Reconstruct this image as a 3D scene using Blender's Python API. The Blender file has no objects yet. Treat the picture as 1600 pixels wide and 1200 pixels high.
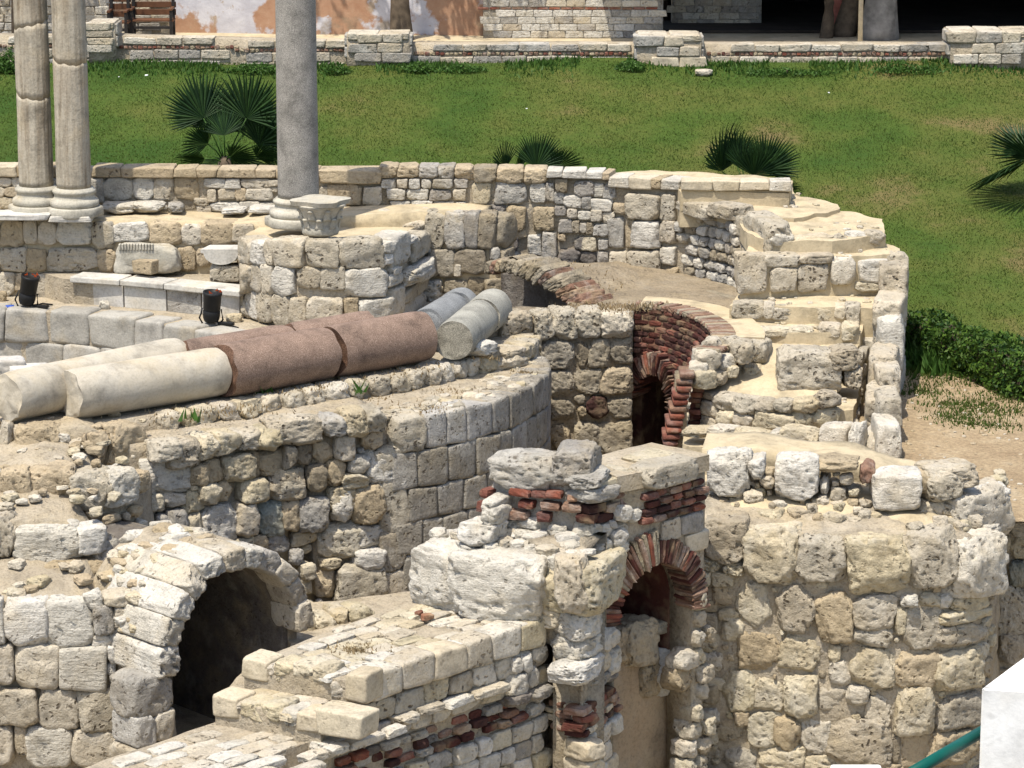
import bpy, bmesh, math, random
import numpy as np
from mathutils import Vector, Matrix, Euler, noise
random.seed(7); np.random.seed(7)
C = bpy.context.scene.collection
SC = bpy.context.scene
rad = math.radians
# ------------------------------------------------------------------ camera, sky, sun, exposure
F = 4800.0; PITCH = rad(12.5); ZC = 12.0          # focal length in photo pixels, downward pitch, camera height
cp, sp = math.cos(PITCH), math.sin(PITCH)
cd = bpy.data.cameras.new('camera'); cam = bpy.data.objects.new('camera', cd); C.objects.link(cam)
cd.sensor_width = 36; cd.lens = F/1600*36; cd.clip_start = .5; cd.clip_end = 600
cam.location = (0, 0, ZC); cam.rotation_euler = (rad(90)-PITCH, 0, 0); SC.camera = cam
SUN_EL, SUN_AZ = 67.0, 212.0                       # azimuth clockwise from +Y: left of and behind the camera
W = bpy.data.worlds.new('World'); SC.world = W; W.use_nodes = True
nt = W.node_tree; bgn = nt.nodes['Background']; sky = nt.nodes.new('ShaderNodeTexSky')
sky.sky_type = 'NISHITA'; sky.sun_disc = False; sky.sun_elevation = rad(SUN_EL); sky.sun_rotation = rad(SUN_AZ)
sky.dust_density = 2.0; sky.air_density = 1.0
nt.links.new(sky.outputs[0], bgn.inputs[0]); bgn.inputs[1].default_value = 0.135
sl = bpy.data.lights.new('sun', 'SUN'); sl.energy = 3.7; sl.angle = rad(.55); sl.color = (1, .935, .82)
so = bpy.data.objects.new('sun', sl); C.objects.link(so)
tosun = Vector((math.cos(rad(SUN_EL))*math.sin(rad(SUN_AZ)), math.cos(rad(SUN_EL))*math.cos(rad(SUN_AZ)), math.sin(rad(SUN_EL))))
so.rotation_euler = tosun.to_track_quat('Z', 'Y').to_euler(); so.location = (20, -20, 60)
vs = SC.view_settings; vs.view_transform = 'Standard'; vs.look = 'None'; vs.gamma = 1; vs.exposure = 0.70; vs.use_curve_mapping = False
SC.render.engine = 'CYCLES'; SC.cycles.max_bounces = 6; SC.cycles.diffuse_bounces = 3

# ------------------------------------------------------------------ helpers
def ray(px, py):
    r, u = (px-800)/F, (600-py)/F
    return Vector((r, cp+u*sp, -sp+u*cp))
def P(px, py, Y=None, z=None):                     # survey: photo pixel -> world point at distance Y or at level z (relative to the camera)
    d = ray(px, py); t = Y/d.y if Y is not None else z/d.z
    return Vector((d.x*t, d.y*t, d.z*t+ZC))
def proj(v):
    x, y, z = v[0], v[1], v[2]-ZC
    t = y*cp - z*sp
    return 800+F*x/t, 600-F*(y*sp+z*cp)/t
def G(px, Y, z=-9.2):                              # plan position of a pixel column at distance Y
    t = Y*cp - z*sp
    return ((px-800)/F*t, Y)
def inpoly(x, y, poly):
    c = False; n = len(poly); j = n-1
    for i in range(n):
        xi, yi = poly[i][0], poly[i][1]; xj, yj = poly[j][0], poly[j][1]
        if (yi > y) != (yj > y) and x < (xj-xi)*(y-yi)/(yj-yi)+xi: c = not c
        j = i
    return c
def tag(o, label=None, cat=None, group=None, kind=None):
    if label: o['label'] = label
    if cat: o['category'] = cat
    if group: o['group'] = group
    if kind: o['kind'] = kind
    return o
def meshobj(name, verts, faces, mat, parent=None, smooth=True, loc=None):
    me = bpy.data.meshes.new(name); me.from_pydata([tuple(v) for v in verts], [], faces); me.update()
    if smooth: me.polygons.foreach_set('use_smooth', [True]*len(me.polygons))
    for m in (mat if isinstance(mat, (list, tuple)) else [mat]): me.materials.append(m)
    o = bpy.data.objects.new(name, me); C.objects.link(o)
    if parent is not None:
        o.parent = parent; o.matrix_parent_inverse = parent.matrix_world.inverted()
    if loc is not None: o.location = loc
    return o
def bmobj(name, bm, mat, parent=None, smooth=True):
    me = bpy.data.meshes.new(name); bmesh.ops.recalc_face_normals(bm, faces=bm.faces); bm.to_mesh(me); bm.free()
    if smooth: me.polygons.foreach_set('use_smooth', [True]*len(me.polygons))
    for m in (mat if isinstance(mat, (list, tuple)) else [mat]): me.materials.append(m)
    o = bpy.data.objects.new(name, me); C.objects.link(o)
    if parent is not None:
        o.parent = parent; o.matrix_parent_inverse = parent.matrix_world.inverted()
    return o
def empty(name, loc, label, cat, group=None):
    o = bpy.data.objects.new(name, None); C.objects.link(o); o.location = loc; o.empty_display_size = .2
    o.matrix_world = Matrix.Translation(loc)
    return tag(o, label, cat, group)
def nz(v, s=1.0, o=0.0): return noise.noise(Vector((v[0]*s+o, v[1]*s+o*1.7, v[2]*s-o)))

# ------------------------------------------------------------------ materials
def new_mat(name):
    m = bpy.data.materials.new(name); m.use_nodes = True; n = m.node_tree.nodes; l = m.node_tree.links
    b = n['Principled BSDF']; b.inputs['Roughness'].default_value = .92
    b.inputs['Specular IOR Level'].default_value = .2
    return m, n, l, b
def c4(c): return (c[0], c[1], c[2], 1)
def NO(n, l, vec, scale, detail=5, rough=.6):
    t = n.new('ShaderNodeTexNoise'); t.inputs['Scale'].default_value = scale; t.inputs['Detail'].default_value = detail
    t.inputs['Roughness'].default_value = rough
    if vec is not None: l.new(vec, t.inputs['Vector'])
    return t.outputs['Fac']
def RAMP(n, l, fac, stops):
    r = n.new('ShaderNodeValToRGB'); e = r.color_ramp.elements
    if len(stops) == 1: stops = [stops[0], (1, stops[0][1])]
    while len(e) < len(stops): e.new(.5)
    for i, (p, c) in enumerate(stops):
        e[i].position = p; e[i].color = c4(c) if not isinstance(c, (int, float)) else (c, c, c, 1)
    l.new(fac, r.inputs[0]); return r.outputs[0]
def MIX(n, l, fac, a, b, mode='MIX'):
    m = n.new('ShaderNodeMix'); m.data_type = 'RGBA'; m.blend_type = mode; m.clamp_factor = True
    for s, v in ((m.inputs[0], fac), (m.inputs[6], a), (m.inputs[7], b)):
        if isinstance(v, (int, float)): s.default_value = v
        elif isinstance(v, tuple): s.default_value = c4(v)
        else: l.new(v, s)
    return m.outputs[2]
def MATH(n, l, op, a, b=None, clamp=False):
    m = n.new('ShaderNodeMath'); m.operation = op; m.use_clamp = clamp
    for s, v in ((m.inputs[0], a), (m.inputs[1], b)):
        if v is None: continue
        if isinstance(v, (int, float)): s.default_value = v
        else: l.new(v, s)
    return m.outputs[0]
def rnd_vec(n, l, k=40.0):
    g = n.new('ShaderNodeNewGeometry'); oi = n.new('ShaderNodeObjectInfo')
    r = MATH(n, l, 'FRACT', MATH(n, l, 'ADD', oi.outputs['Random'], g.outputs['Random Per Island']))
    m = n.new('ShaderNodeVectorMath'); m.operation = 'MULTIPLY_ADD'
    cb = n.new('ShaderNodeCombineXYZ'); r2 = MATH(n, l, 'FRACT', MATH(n, l, 'MULTIPLY', r, 7.31))
    l.new(r, cb.inputs[0]); l.new(r2, cb.inputs[1]); l.new(r, cb.inputs[2])
    l.new(cb.outputs[0], m.inputs[0]); m.inputs[1].default_value = (k, k, k); l.new(g.outputs['Position'], m.inputs[2])
    return r, m.outputs[0]
def stone_mat(name, cols, white=.35, grime=.25, grimec=(.12, .10, .075), pit=.7, bump=.75, stria=0.0, scale=1.0, rndk=40.0, speck=.5, bdist=.03, streak=0.0):
    m, n, l, b = new_mat(name)
    r, v = rnd_vec(n, l, rndk)
    if stria:
        mp = n.new('ShaderNodeMapping'); mp.inputs['Scale'].default_value = (1, 1, 6); l.new(v, mp.inputs['Vector']); sv = mp.outputs[0]
    base = RAMP(n, l, r, [(i/(len(cols)-1) if len(cols) > 1 else 0, c) for i, c in enumerate(cols)])
    mott = NO(n, l, v, 3.2*scale, 7, .65)
    base = MIX(n, l, 1.0, base, RAMP(n, l, mott, [(.25, .50), (.5, 1.0), (.75, 1.25)]), 'MULTIPLY')
    yel = NO(n, l, v, 1.7*scale, 3)
    base = MIX(n, l, RAMP(n, l, yel, [(.5, 0.0), (.72, .45)]), base, (.43, .34, .20))
    if white:
        wn = NO(n, l, v, 2.3*scale, 6, .7)
        base = MIX(n, l, RAMP(n, l, wn, [(.5, 0.0), (.62, white)]), base, (.56, .53, .465))
    if grime:
        gn = NO(n, l, v, 1.6*scale, 8, .72)
        base = MIX(n, l, RAMP(n, l, gn, [(.50, 0.0), (.68, grime)]), base, grimec)
    sp_ = NO(n, l, v, 34*scale, 4, .7)
    base = MIX(n, l, speck, base, RAMP(n, l, sp_, [(.3, .45), (.52, 1.0), (.75, 1.12)]), 'MULTIPLY')
    vo = n.new('ShaderNodeTexVoronoi'); vo.inputs['Scale'].default_value = 13*scale; vo.inputs['Randomness'].default_value = 1
    nv = n.new('ShaderNodeVectorMath'); nv.operation = 'ADD'
    nn = n.new('ShaderNodeTexNoise'); nn.inputs['Scale'].default_value = 9*scale; l.new(v, nn.inputs['Vector'])
    ns = n.new('ShaderNodeVectorMath'); ns.operation = 'SCALE'; ns.inputs['Scale'].default_value = .14/scale; l.new(nn.outputs['Color'], ns.inputs[0])
    l.new(v, nv.inputs[0]); l.new(ns.outputs[0], nv.inputs[1]); l.new(nv.outputs[0], vo.inputs['Vector'])
    mask = RAMP(n, l, NO(n, l, v, 4.5*scale, 3), [(.46, 0.0), (.58, 1.0)])
    pits = MATH(n, l, 'MULTIPLY', RAMP(n, l, vo.outputs['Distance'], [(.16, 1.0), (.34, 0.0)]), mask)
    base = MIX(n, l, MATH(n, l, 'MULTIPLY', pits, pit*.9), base, (.085, .065, .045))
    if streak:
        ms = n.new('ShaderNodeMapping'); ms.inputs['Scale'].default_value = (1, 1, .07); l.new(v, ms.inputs['Vector'])
        base = MIX(n, l, streak, base, RAMP(n, l, NO(n, l, ms.outputs[0], 11, 6, .65), [(.3, (.45, .38, .30)), (.5, (1, .98, .95)), (.7, (1.25, 1.25, 1.25))]), 'MULTIPLY')
    l.new(base, b.inputs['Base Color'])
    h = MATH(n, l, 'MULTIPLY', NO(n, l, v, 7*scale, 9, .68), 1.3)
    h = MATH(n, l, 'ADD', h, MATH(n, l, 'MULTIPLY', NO(n, l, v, 38*scale, 4, .7), .3))
    h = MATH(n, l, 'SUBTRACT', h, MATH(n, l, 'MULTIPLY', pits, pit*.8))
    if stria:
        h = MATH(n, l, 'ADD', h, MATH(n, l, 'MULTIPLY', NO(n, l, sv, 6, 5), stria))
    bp = n.new('ShaderNodeBump'); bp.inputs['Strength'].default_value = bump; bp.inputs['Distance'].default_value = bdist*2
    l.new(h, bp.inputs['Height']); l.new(bp.outputs[0], b.inputs['Normal'])
    return m
M = {}
CR = [(.42, .36, .27), (.48, .42, .32), (.52, .47, .38), (.44, .38, .29), (.56, .52, .44), (.50, .44, .34), (.38, .33, .25)]
M['lime'] = stone_mat('limestone', CR)
M['white'] = stone_mat('white_limestone', [(.52, .49, .42), (.57, .54, .48), (.50, .465, .39), (.55, .515, .45)], white=.5, grime=.2, pit=.5, stria=.5)
M['tan'] = stone_mat('tan_limestone', [(.40, .32, .215), (.45, .37, .255), (.37, .295, .19), (.42, .345, .235)], white=.0, grime=.3)
M['pit'] = stone_mat('pitted_limestone', [(.42, .37, .28), (.47, .42, .33), (.39, .33, .24)], white=.25, grime=.4, pit=1.0, bump=.9)
M['yel'] = stone_mat('yellow_limestone', [(.45, .39, .26), (.50, .43, .30), (.43, .36, .24), (.54, .48, .36), (.47, .41, .29)], white=.3, grime=.3)
M['grey'] = stone_mat('grey_limestone', [(.30, .28, .245), (.36, .34, .30), (.27, .25, .22), (.42, .40, .36), (.33, .30, .26)], white=.5, grime=.55)
M['patina'] = stone_mat('weathered_ashlar', [(.25, .222, .178), (.34, .315, .27), (.28, .25, .20), (.42, .40, .365), (.29, .26, .21), (.31, .285, .235)], white=.35, grime=.6, grimec=(.09, .08, .06), speck=.7)
M['dirty'] = stone_mat('dirty_limestone', [(.27, .23, .165), (.32, .275, .20), (.24, .20, .14), (.36, .32, .25)], white=.12, grime=.5, speck=.6)
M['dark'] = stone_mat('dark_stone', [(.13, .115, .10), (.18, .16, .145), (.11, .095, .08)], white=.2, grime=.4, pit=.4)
M['green'] = stone_mat('greenish_stone', [(.21, .23, .20), (.24, .255, .225)], white=.15, grime=.2, pit=.1)
M['fresh'] = stone_mat('fresh_cut_limestone', [(.46, .40, .29), (.50, .435, .325), (.44, .375, .27)], white=.1, grime=.08, pit=.35, bump=.3)
M['brick'] = stone_mat('red_brick', [(.19, .06, .038), (.25, .085, .05), (.15, .05, .035), (.22, .095, .065), (.12, .05, .04)], white=.12, grime=.4, grimec=(.05, .035, .03), pit=.2, bump=.4, scale=1.6)
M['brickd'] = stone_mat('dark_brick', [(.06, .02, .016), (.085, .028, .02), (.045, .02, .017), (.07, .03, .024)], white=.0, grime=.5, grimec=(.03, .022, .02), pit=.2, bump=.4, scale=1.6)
M['brickt'] = stone_mat('tawny_brick', [(.19, .105, .07), (.23, .135, .095), (.16, .09, .06), (.26, .17, .12)], white=.25, grime=.4, grimec=(.06, .045, .035), pit=.3, bump=.5, scale=1.5)
M['mortar'] = stone_mat('lime_mortar', [(.40, .34, .25)], white=.15, grime=.3, pit=.35, bump=.8, rndk=0, speck=.6)
M['mortard'] = stone_mat('dirty_mortar', [(.29, .235, .16)], white=.1, grime=.5, pit=.4, bump=.9, rndk=0, speck=.7)
M['mortarg'] = stone_mat('grey_mortar', [(.36, .34, .30)], white=.45, grime=.3, pit=.4, bump=.9, rndk=0)
M['sand'] = stone_mat('sand_mortar', [(.45, .375, .25)], white=.0, grime=.1, pit=.06, bump=.28, rndk=0, speck=.3)
M['marble'] = stone_mat('weathered_marble', [(.47, .45, .40), (.52, .50, .46), (.43, .42, .40)], white=.4, grime=.25, grimec=(.2, .17, .12), pit=.1, bump=.2, scale=.8)
M['shaft'] = stone_mat('column_marble', [(.36, .325, .26)], white=.1, grime=.3, grimec=(.17, .12, .08), pit=.12, bump=.3, stria=.0, rndk=0, streak=.8)
M['cream'] = stone_mat('cream_marble', [(.41, .37, .295), (.44, .395, .32)], white=.25, grime=.3, grimec=(.25, .2, .12), pit=.0, bump=.2, rndk=20, speck=.3)
M['capital'] = stone_mat('capital_marble', [(.40, .375, .31)], white=.35, grime=.25, grimec=(.2, .17, .11), pit=.1, bump=.3, rndk=0)
M['seat'] = stone_mat('seat_stone', [(.33, .315, .275), (.37, .35, .31), (.30, .285, .25)], white=.1, grime=.3, pit=.1, bump=.3)
M['plaster_tan'] = stone_mat('stained_plaster', [(.36, .27, .17)], white=.1, grime=.45, grimec=(.15, .085, .04), pit=.15, bump=.5, rndk=0, scale=.7)
def granite(name, a, b_, c):
    m, n, l, b = new_mat(name); r, v = rnd_vec(n, l, 9)
    s = NO(n, l, v, 75, 3, .8); base = RAMP(n, l, s, [(.35, a), (.5, b_), (.66, c)])
    base = MIX(n, l, 1, base, RAMP(n, l, NO(n, l, v, 2.6, 9, .68), [(.3, .5), (.48, .95), (.7, 1.25)]), 'MULTIPLY')
    l.new(base, b.inputs['Base Color']); b.inputs['Roughness'].default_value = .75
    bp = n.new('ShaderNodeBump'); bp.inputs['Strength'].default_value = .3; bp.inputs['Distance'].default_value = .02
    l.new(MATH(n, l, 'ADD', s, NO(n, l, v, 6, 6)), bp.inputs['Height']); l.new(bp.outputs[0], b.inputs['Normal'])
    return m
M['gred'] = granite('red_granite', (.115, .076, .055), (.205, .14, .105), (.33, .245, .19))
M['gredb'] = granite('broken_red_granite', (.05, .028, .018), (.13, .07, .045), (.24, .15, .10))
M['ggrey'] = granite('grey_granite', (.13, .122, .108), (.25, .235, .208), (.40, .375, .335))
M['gblue'] = granite('blue_grey_granite', (.12, .125, .125), (.20, .205, .205), (.28, .285, .28))
M['ggreen'] = granite('greenish_granite', (.19, .185, .155), (.29, .28, .24), (.40, .385, .33))
M['ggreenb'] = granite('broken_greenish_granite', (.10, .095, .07), (.22, .205, .165), (.36, .33, .27))
def plain(name, col, rough=.6, metal=0.0, var=.25, scale=8):
    m, n, l, b = new_mat(name); r, v = rnd_vec(n, l, 20)
    base = MIX(n, l, 1, col, RAMP(n, l, NO(n, l, v, scale, 5), [(.3, 1-var), (.7, 1+var)]), 'MULTIPLY')
    l.new(base, b.inputs['Base Color']); b.inputs['Roughness'].default_value = rough; b.inputs['Metallic'].default_value = metal
    return m
M['black'] = plain('black_metal', (.012, .012, .012), .5)
M['lens'] = plain('orange_filter', (.30, .05, .012), .4)
M['wood'] = plain('brown_wood', (.10, .045, .022), .6)
M['iron'] = plain('dark_iron', (.02, .018, .017), .6)
M['teal'] = plain('teal_paint', (.003, .075, .058), .4, 0, .12)
M['whitewash'] = stone_mat('whitewash', [(.74, .73, .70)], white=.0, grime=.5, grimec=(.5, .46, .38), pit=.15, bump=.10, rndk=0, speck=.15)
M['bark'] = plain('bark', (.085, .065, .045), .9, 0, .5, 6)
M['pale_bark'] = plain('pale_bark', (.20, .19, .175), .9, 0, .4, 5)
M['dim'] = plain('shade_brown', (.035, .028, .022), .95, 0, .5, 2)  # near-black brown, so the pavilion inside reads as deep shade
M['roofm'] = plain('roof_timber', (.03, .022, .016), .9)
M['pink'] = plain('faded_pink_paint', (.32, .12, .09), .8)
M['post'] = plain('cream_paint', (.55, .50, .40), .6)
M['blue'] = plain('blue_plastic', (.03, .08, .35), .4)
M['paper'] = plain('white_paper', (.8, .8, .8), .8)
def leafm(name, a, b_, trans=.25):
    m, n, l, b = new_mat(name); r, v = rnd_vec(n, l, 30)
    base = RAMP(n, l, r, [(0, a), (1, b_)])
    base = MIX(n, l, 1, base, RAMP(n, l, NO(n, l, v, 5, 3), [(.3, .7), (.7, 1.3)]), 'MULTIPLY')
    l.new(base, b.inputs['Base Color']); b.inputs['Roughness'].default_value = .55
    t = n.new('ShaderNodeBsdfTranslucent'); l.new(base, t.inputs[0]); mx = n.new('ShaderNodeMixShader'); mx.inputs[0].default_value = trans
    out = n['Material Output']; l.new(b.outputs[0], mx.inputs[1]); l.new(t.outputs[0], mx.inputs[2]); l.new(mx.outputs[0], out.inputs[0])
    return m
M['palm'] = leafm('palm_leaf', (.008, .026, .008), (.024, .055, .013), .12)
M['hedge'] = leafm('hedge_leaf', (.012, .04, .008), (.085, .15, .02))
M['leaf'] = leafm('tree_leaf', (.02, .04, .01), (.05, .08, .02))
M['weed'] = leafm('green_weed', (.03, .075, .012), (.07, .14, .025))
M['dry'] = leafm('dry_grass', (.20, .14, .07), (.30, .23, .13), .2)
M['blade'] = leafm('grass_blade', (.045, .088, .012), (.085, .108, .022), .3)
def lawn_mat():
    m, n, l, b = new_mat('lawn_soil'); g = n.new('ShaderNodeNewGeometry'); v = g.outputs['Position']
    sxx = n.new('ShaderNodeSeparateXYZ'); l.new(v, sxx.inputs[0]); dryf = MATH(n, l, 'ADD', NO(n, l, v, .55, 7, .6), MATH(n, l, 'MULTIPLY', sxx.outputs[0], .010))
    gr = RAMP(n, l, dryf, [(.3, (.036, .078, .010)), (.47, (.060, .098, .014)), (.62, (.094, .110, .022)), (.76, (.17, .13, .055))])
    gr = MIX(n, l, 1, gr, RAMP(n, l, NO(n, l, v, 22, 6, .7), [(.3, .7), (.7, 1.25)]), 'MULTIPLY')
    so_ = RAMP(n, l, NO(n, l, v, 1.6, 7, .65), [(.3, (.29, .21, .125)), (.55, (.39, .295, .18)), (.75, (.48, .39, .265))])
    so_ = MIX(n, l, 1, so_, RAMP(n, l, NO(n, l, v, 20, 6, .7), [(.3, .6), (.7, 1.3)]), 'MULTIPLY')
    sx = n.new('ShaderNodeSeparateXYZ'); l.new(v, sx.inputs[0])
    yy = MATH(n, l, 'ADD', sx.outputs[1], MATH(n, l, 'MULTIPLY', NO(n, l, v, .8, 4), 1.2))
    k = RAMP(n, l, MATH(n, l, 'DIVIDE', MATH(n, l, 'SUBTRACT', yy, 42.6), 1.2), [(.2, 0.0), (.8, 1.0)])
    l.new(MIX(n, l, k, so_, gr), b.inputs['Base Color'])
    bp = n.new('ShaderNodeBump'); bp.inputs['Strength'].default_value = .8; bp.inputs['Distance'].default_value = .08
    l.new(NO(n, l, v, 16, 8, .7), bp.inputs['Height']); l.new(bp.outputs[0], b.inputs['Normal'])
    return m
M['lawn'] = lawn_mat()
def painted_plaster():
    m, n, l, b = new_mat('peeling_plaster'); g = n.new('ShaderNodeNewGeometry'); v = g.outputs['Position']
    w = RAMP(n, l, NO(n, l, v, 2.2, 8, .65), [(.35, (.40, .39, .42)), (.6, (.52, .51, .53))])
    o_ = RAMP(n, l, NO(n, l, v, 5, 6), [(.3, (.30, .165, .10)), (.7, (.38, .24, .155))])
    k = RAMP(n, l, NO(n, l, v, .85, 9, .62), [(.47, 0.0), (.51, 1.0)])
    base = MIX(n, l, k, o_, w)
    k2 = RAMP(n, l, NO(n, l, v, .7, 8, .6), [(.56, 0.0), (.62, .8)])
    base = MIX(n, l, k2, base, (.20, .16, .11))
    k3 = RAMP(n, l, NO(n, l, v, 3.1, 8, .7), [(.6, 0.0), (.66, .9)])
    base = MIX(n, l, k3, base, (.33, .25, .17))
    l.new(base, b.inputs['Base Color'])
    bp = n.new('ShaderNodeBump'); bp.inputs['Strength'].default_value = .5; bp.inputs['Distance'].default_value = .04
    l.new(NO(n, l, v, 3, 9, .65), bp.inputs['Height']); l.new(bp.outputs[0], b.inputs['Normal'])
    return m
M['peel'] = painted_plaster()

# ------------------------------------------------------------------ stone variants (shared mesh data)
def stone_mesh(name, n, p, amp, nclip, seed, clipd=(.80, .97), fs=1.6, pit=.0):
    rg = random.Random(seed)
    bm = bmesh.new(); bmesh.ops.create_cube(bm, size=2.0)
    bmesh.ops.subdivide_edges(bm, edges=bm.edges[:], cuts=n-1, use_grid_fill=True)
    planes = []
    for _ in range(nclip):
        d = Vector((rg.uniform(-1, 1), rg.uniform(-1, .6), rg.uniform(-1, 1)))
        if d.length < .2: continue
        d = Vector((math.copysign(abs(d.x)**.6, d.x), math.copysign(abs(d.y)**.6, d.y), math.copysign(abs(d.z)**.6, d.z))).normalized()
        ext = abs(d.x)+abs(d.y)+abs(d.z)
        planes.append((d, ext*rg.uniform(*clipd)))
    o = rg.uniform(0, 90); tx, tz = rg.uniform(-.10, .10), rg.uniform(-.10, .10)
    for v in bm.verts:
        c = v.co.copy(); c = Vector([math.copysign(abs(t)**.8, t) for t in c])       # denser rows near the edges
        q = (abs(c.x)**p+abs(c.y)**p+abs(c.z)**p)**(1/p); c = c/q
        c.x *= 1+tx*c.z; c.z *= 1+tz*c.x
        for d, k in planes:
            e = c.dot(d)-k
            if e > 0: c -= d*e*.95
        O = Vector((o, -o, o*.7))
        lo = noise.noise(c*fs+O)*.6+noise.noise(c*fs*2.6+O)*.32
        hi = (1-abs(noise.noise(c*fs*4.6-O))*2.4)*.22+noise.noise(c*fs*9+O)*.16
        pt_ = max(0.0, noise.noise(c*fs*3.1+O*2)-.28)*pit
        c += c.normalized()*((lo+hi)*amp-pt_)
        v.co = c*.5
    me = bpy.data.meshes.new(name); bmesh.ops.recalc_face_normals(bm, faces=bm.faces); bm.to_mesh(me); bm.free()
    me.polygons.foreach_set('use_smooth', [True]*len(me.polygons)); me.materials.append(M['lime'])
    return me
def block_mesh(name, bev, wob, seed):
    rg = random.Random(seed); bm = bmesh.new(); bmesh.ops.create_cube(bm, size=1.0)
    bmesh.ops.subdivide_edges(bm, edges=bm.edges[:], cuts=2, use_grid_fill=True)
    o = rg.uniform(0, 90)
    for v in bm.verts:
        c = v.co; k = 1.0
        if sum(abs(abs(t)-.5) < 1e-4 for t in c) >= 2: k = 1-bev*rg.uniform(.2, 1.6)
        if sum(abs(abs(t)-.5) < 1e-4 for t in c) == 3: k -= bev*rg.uniform(0, 1.5)
        v.co = c*k+Vector((nz(c, 3, o), nz(c, 3, o+5), nz(c, 3, o+9)))*wob
    me = bpy.data.meshes.new(name); bmesh.ops.recalc_face_normals(bm, faces=bm.faces); bm.to_mesh(me); bm.free(); me.materials.append(M['lime'])
    return me
V = {
 'ash': [stone_mesh('ashlar_stone', 12, 13, .11, 11, i, (.74, .97), 1.7, .32) for i in range(16)],
 'rub': [stone_mesh('rubble_stone', 13, 6.0, .20, 15, 100+i, (.58, .92), 1.6, .40) for i in range(22)],
 'big': [stone_mesh('large_stone', 24, 10, .15, 16, 200+i, (.66, .95), 1.8, .42) for i in range(18)],
 'rnd': [stone_mesh('rounded_stone', 8, 3.2, .14, 4, 300+i, (.66, .9)) for i in range(10)],
 'brick': [block_mesh('brick', .06, .06, 400+i) for i in range(12)],
 'cut': [stone_mesh('cut_block', 10, 22, .035, 6, 500+i, (.88, .99), 2, .10) for i in range(10)],
}
RG = random.Random(11)
class Thing:
    def __init__(self, name, loc, label, cat, group=None):
        self.o = empty(name, loc, label, cat, group); self.n = {}; self.over = []
        self.inv = self.o.matrix_world.inverted()
    def stone(self, mat4, kind='rub', mat='lime', name='stone'):
        k = self.n.get(name, 0); me = RG.choice(V[kind])
        if k >= 296 or name == 'fill':
            self.over.append((me, mat4, mat)); return None
        self.n[name] = k+1
        o = bpy.data.objects.new(name, me); C.objects.link(o); o.parent = self.o
        o.matrix_parent_inverse = self.inv; o.matrix_world = mat4
        o.material_slots[0].link = 'OBJECT'; o.material_slots[0].material = M[mat]
        return o
    def close(self, name='rubble_fill'):
        if not self.over: return
        vs_, fs_, ms_ = [], [], []; mats = []; off = 0
        for me, m4, mat in self.over:
            if mat not in mats: mats.append(mat)
            mi = mats.index(mat)
            for v in me.vertices: vs_.append(m4 @ v.co)
            for p in me.polygons: fs_.append([off+i for i in p.vertices]); ms_.append(mi)
            off += len(me.vertices)
        o = meshobj(name, vs_, fs_, [M[m] for m in mats], self.o); o.data.polygons.foreach_set('material_index', ms_)
        o['kind'] = 'stuff'; self.over = []
ALL = []
def thing(*a, **k):
    t = Thing(*a, **k); ALL.append(t); return t

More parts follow.
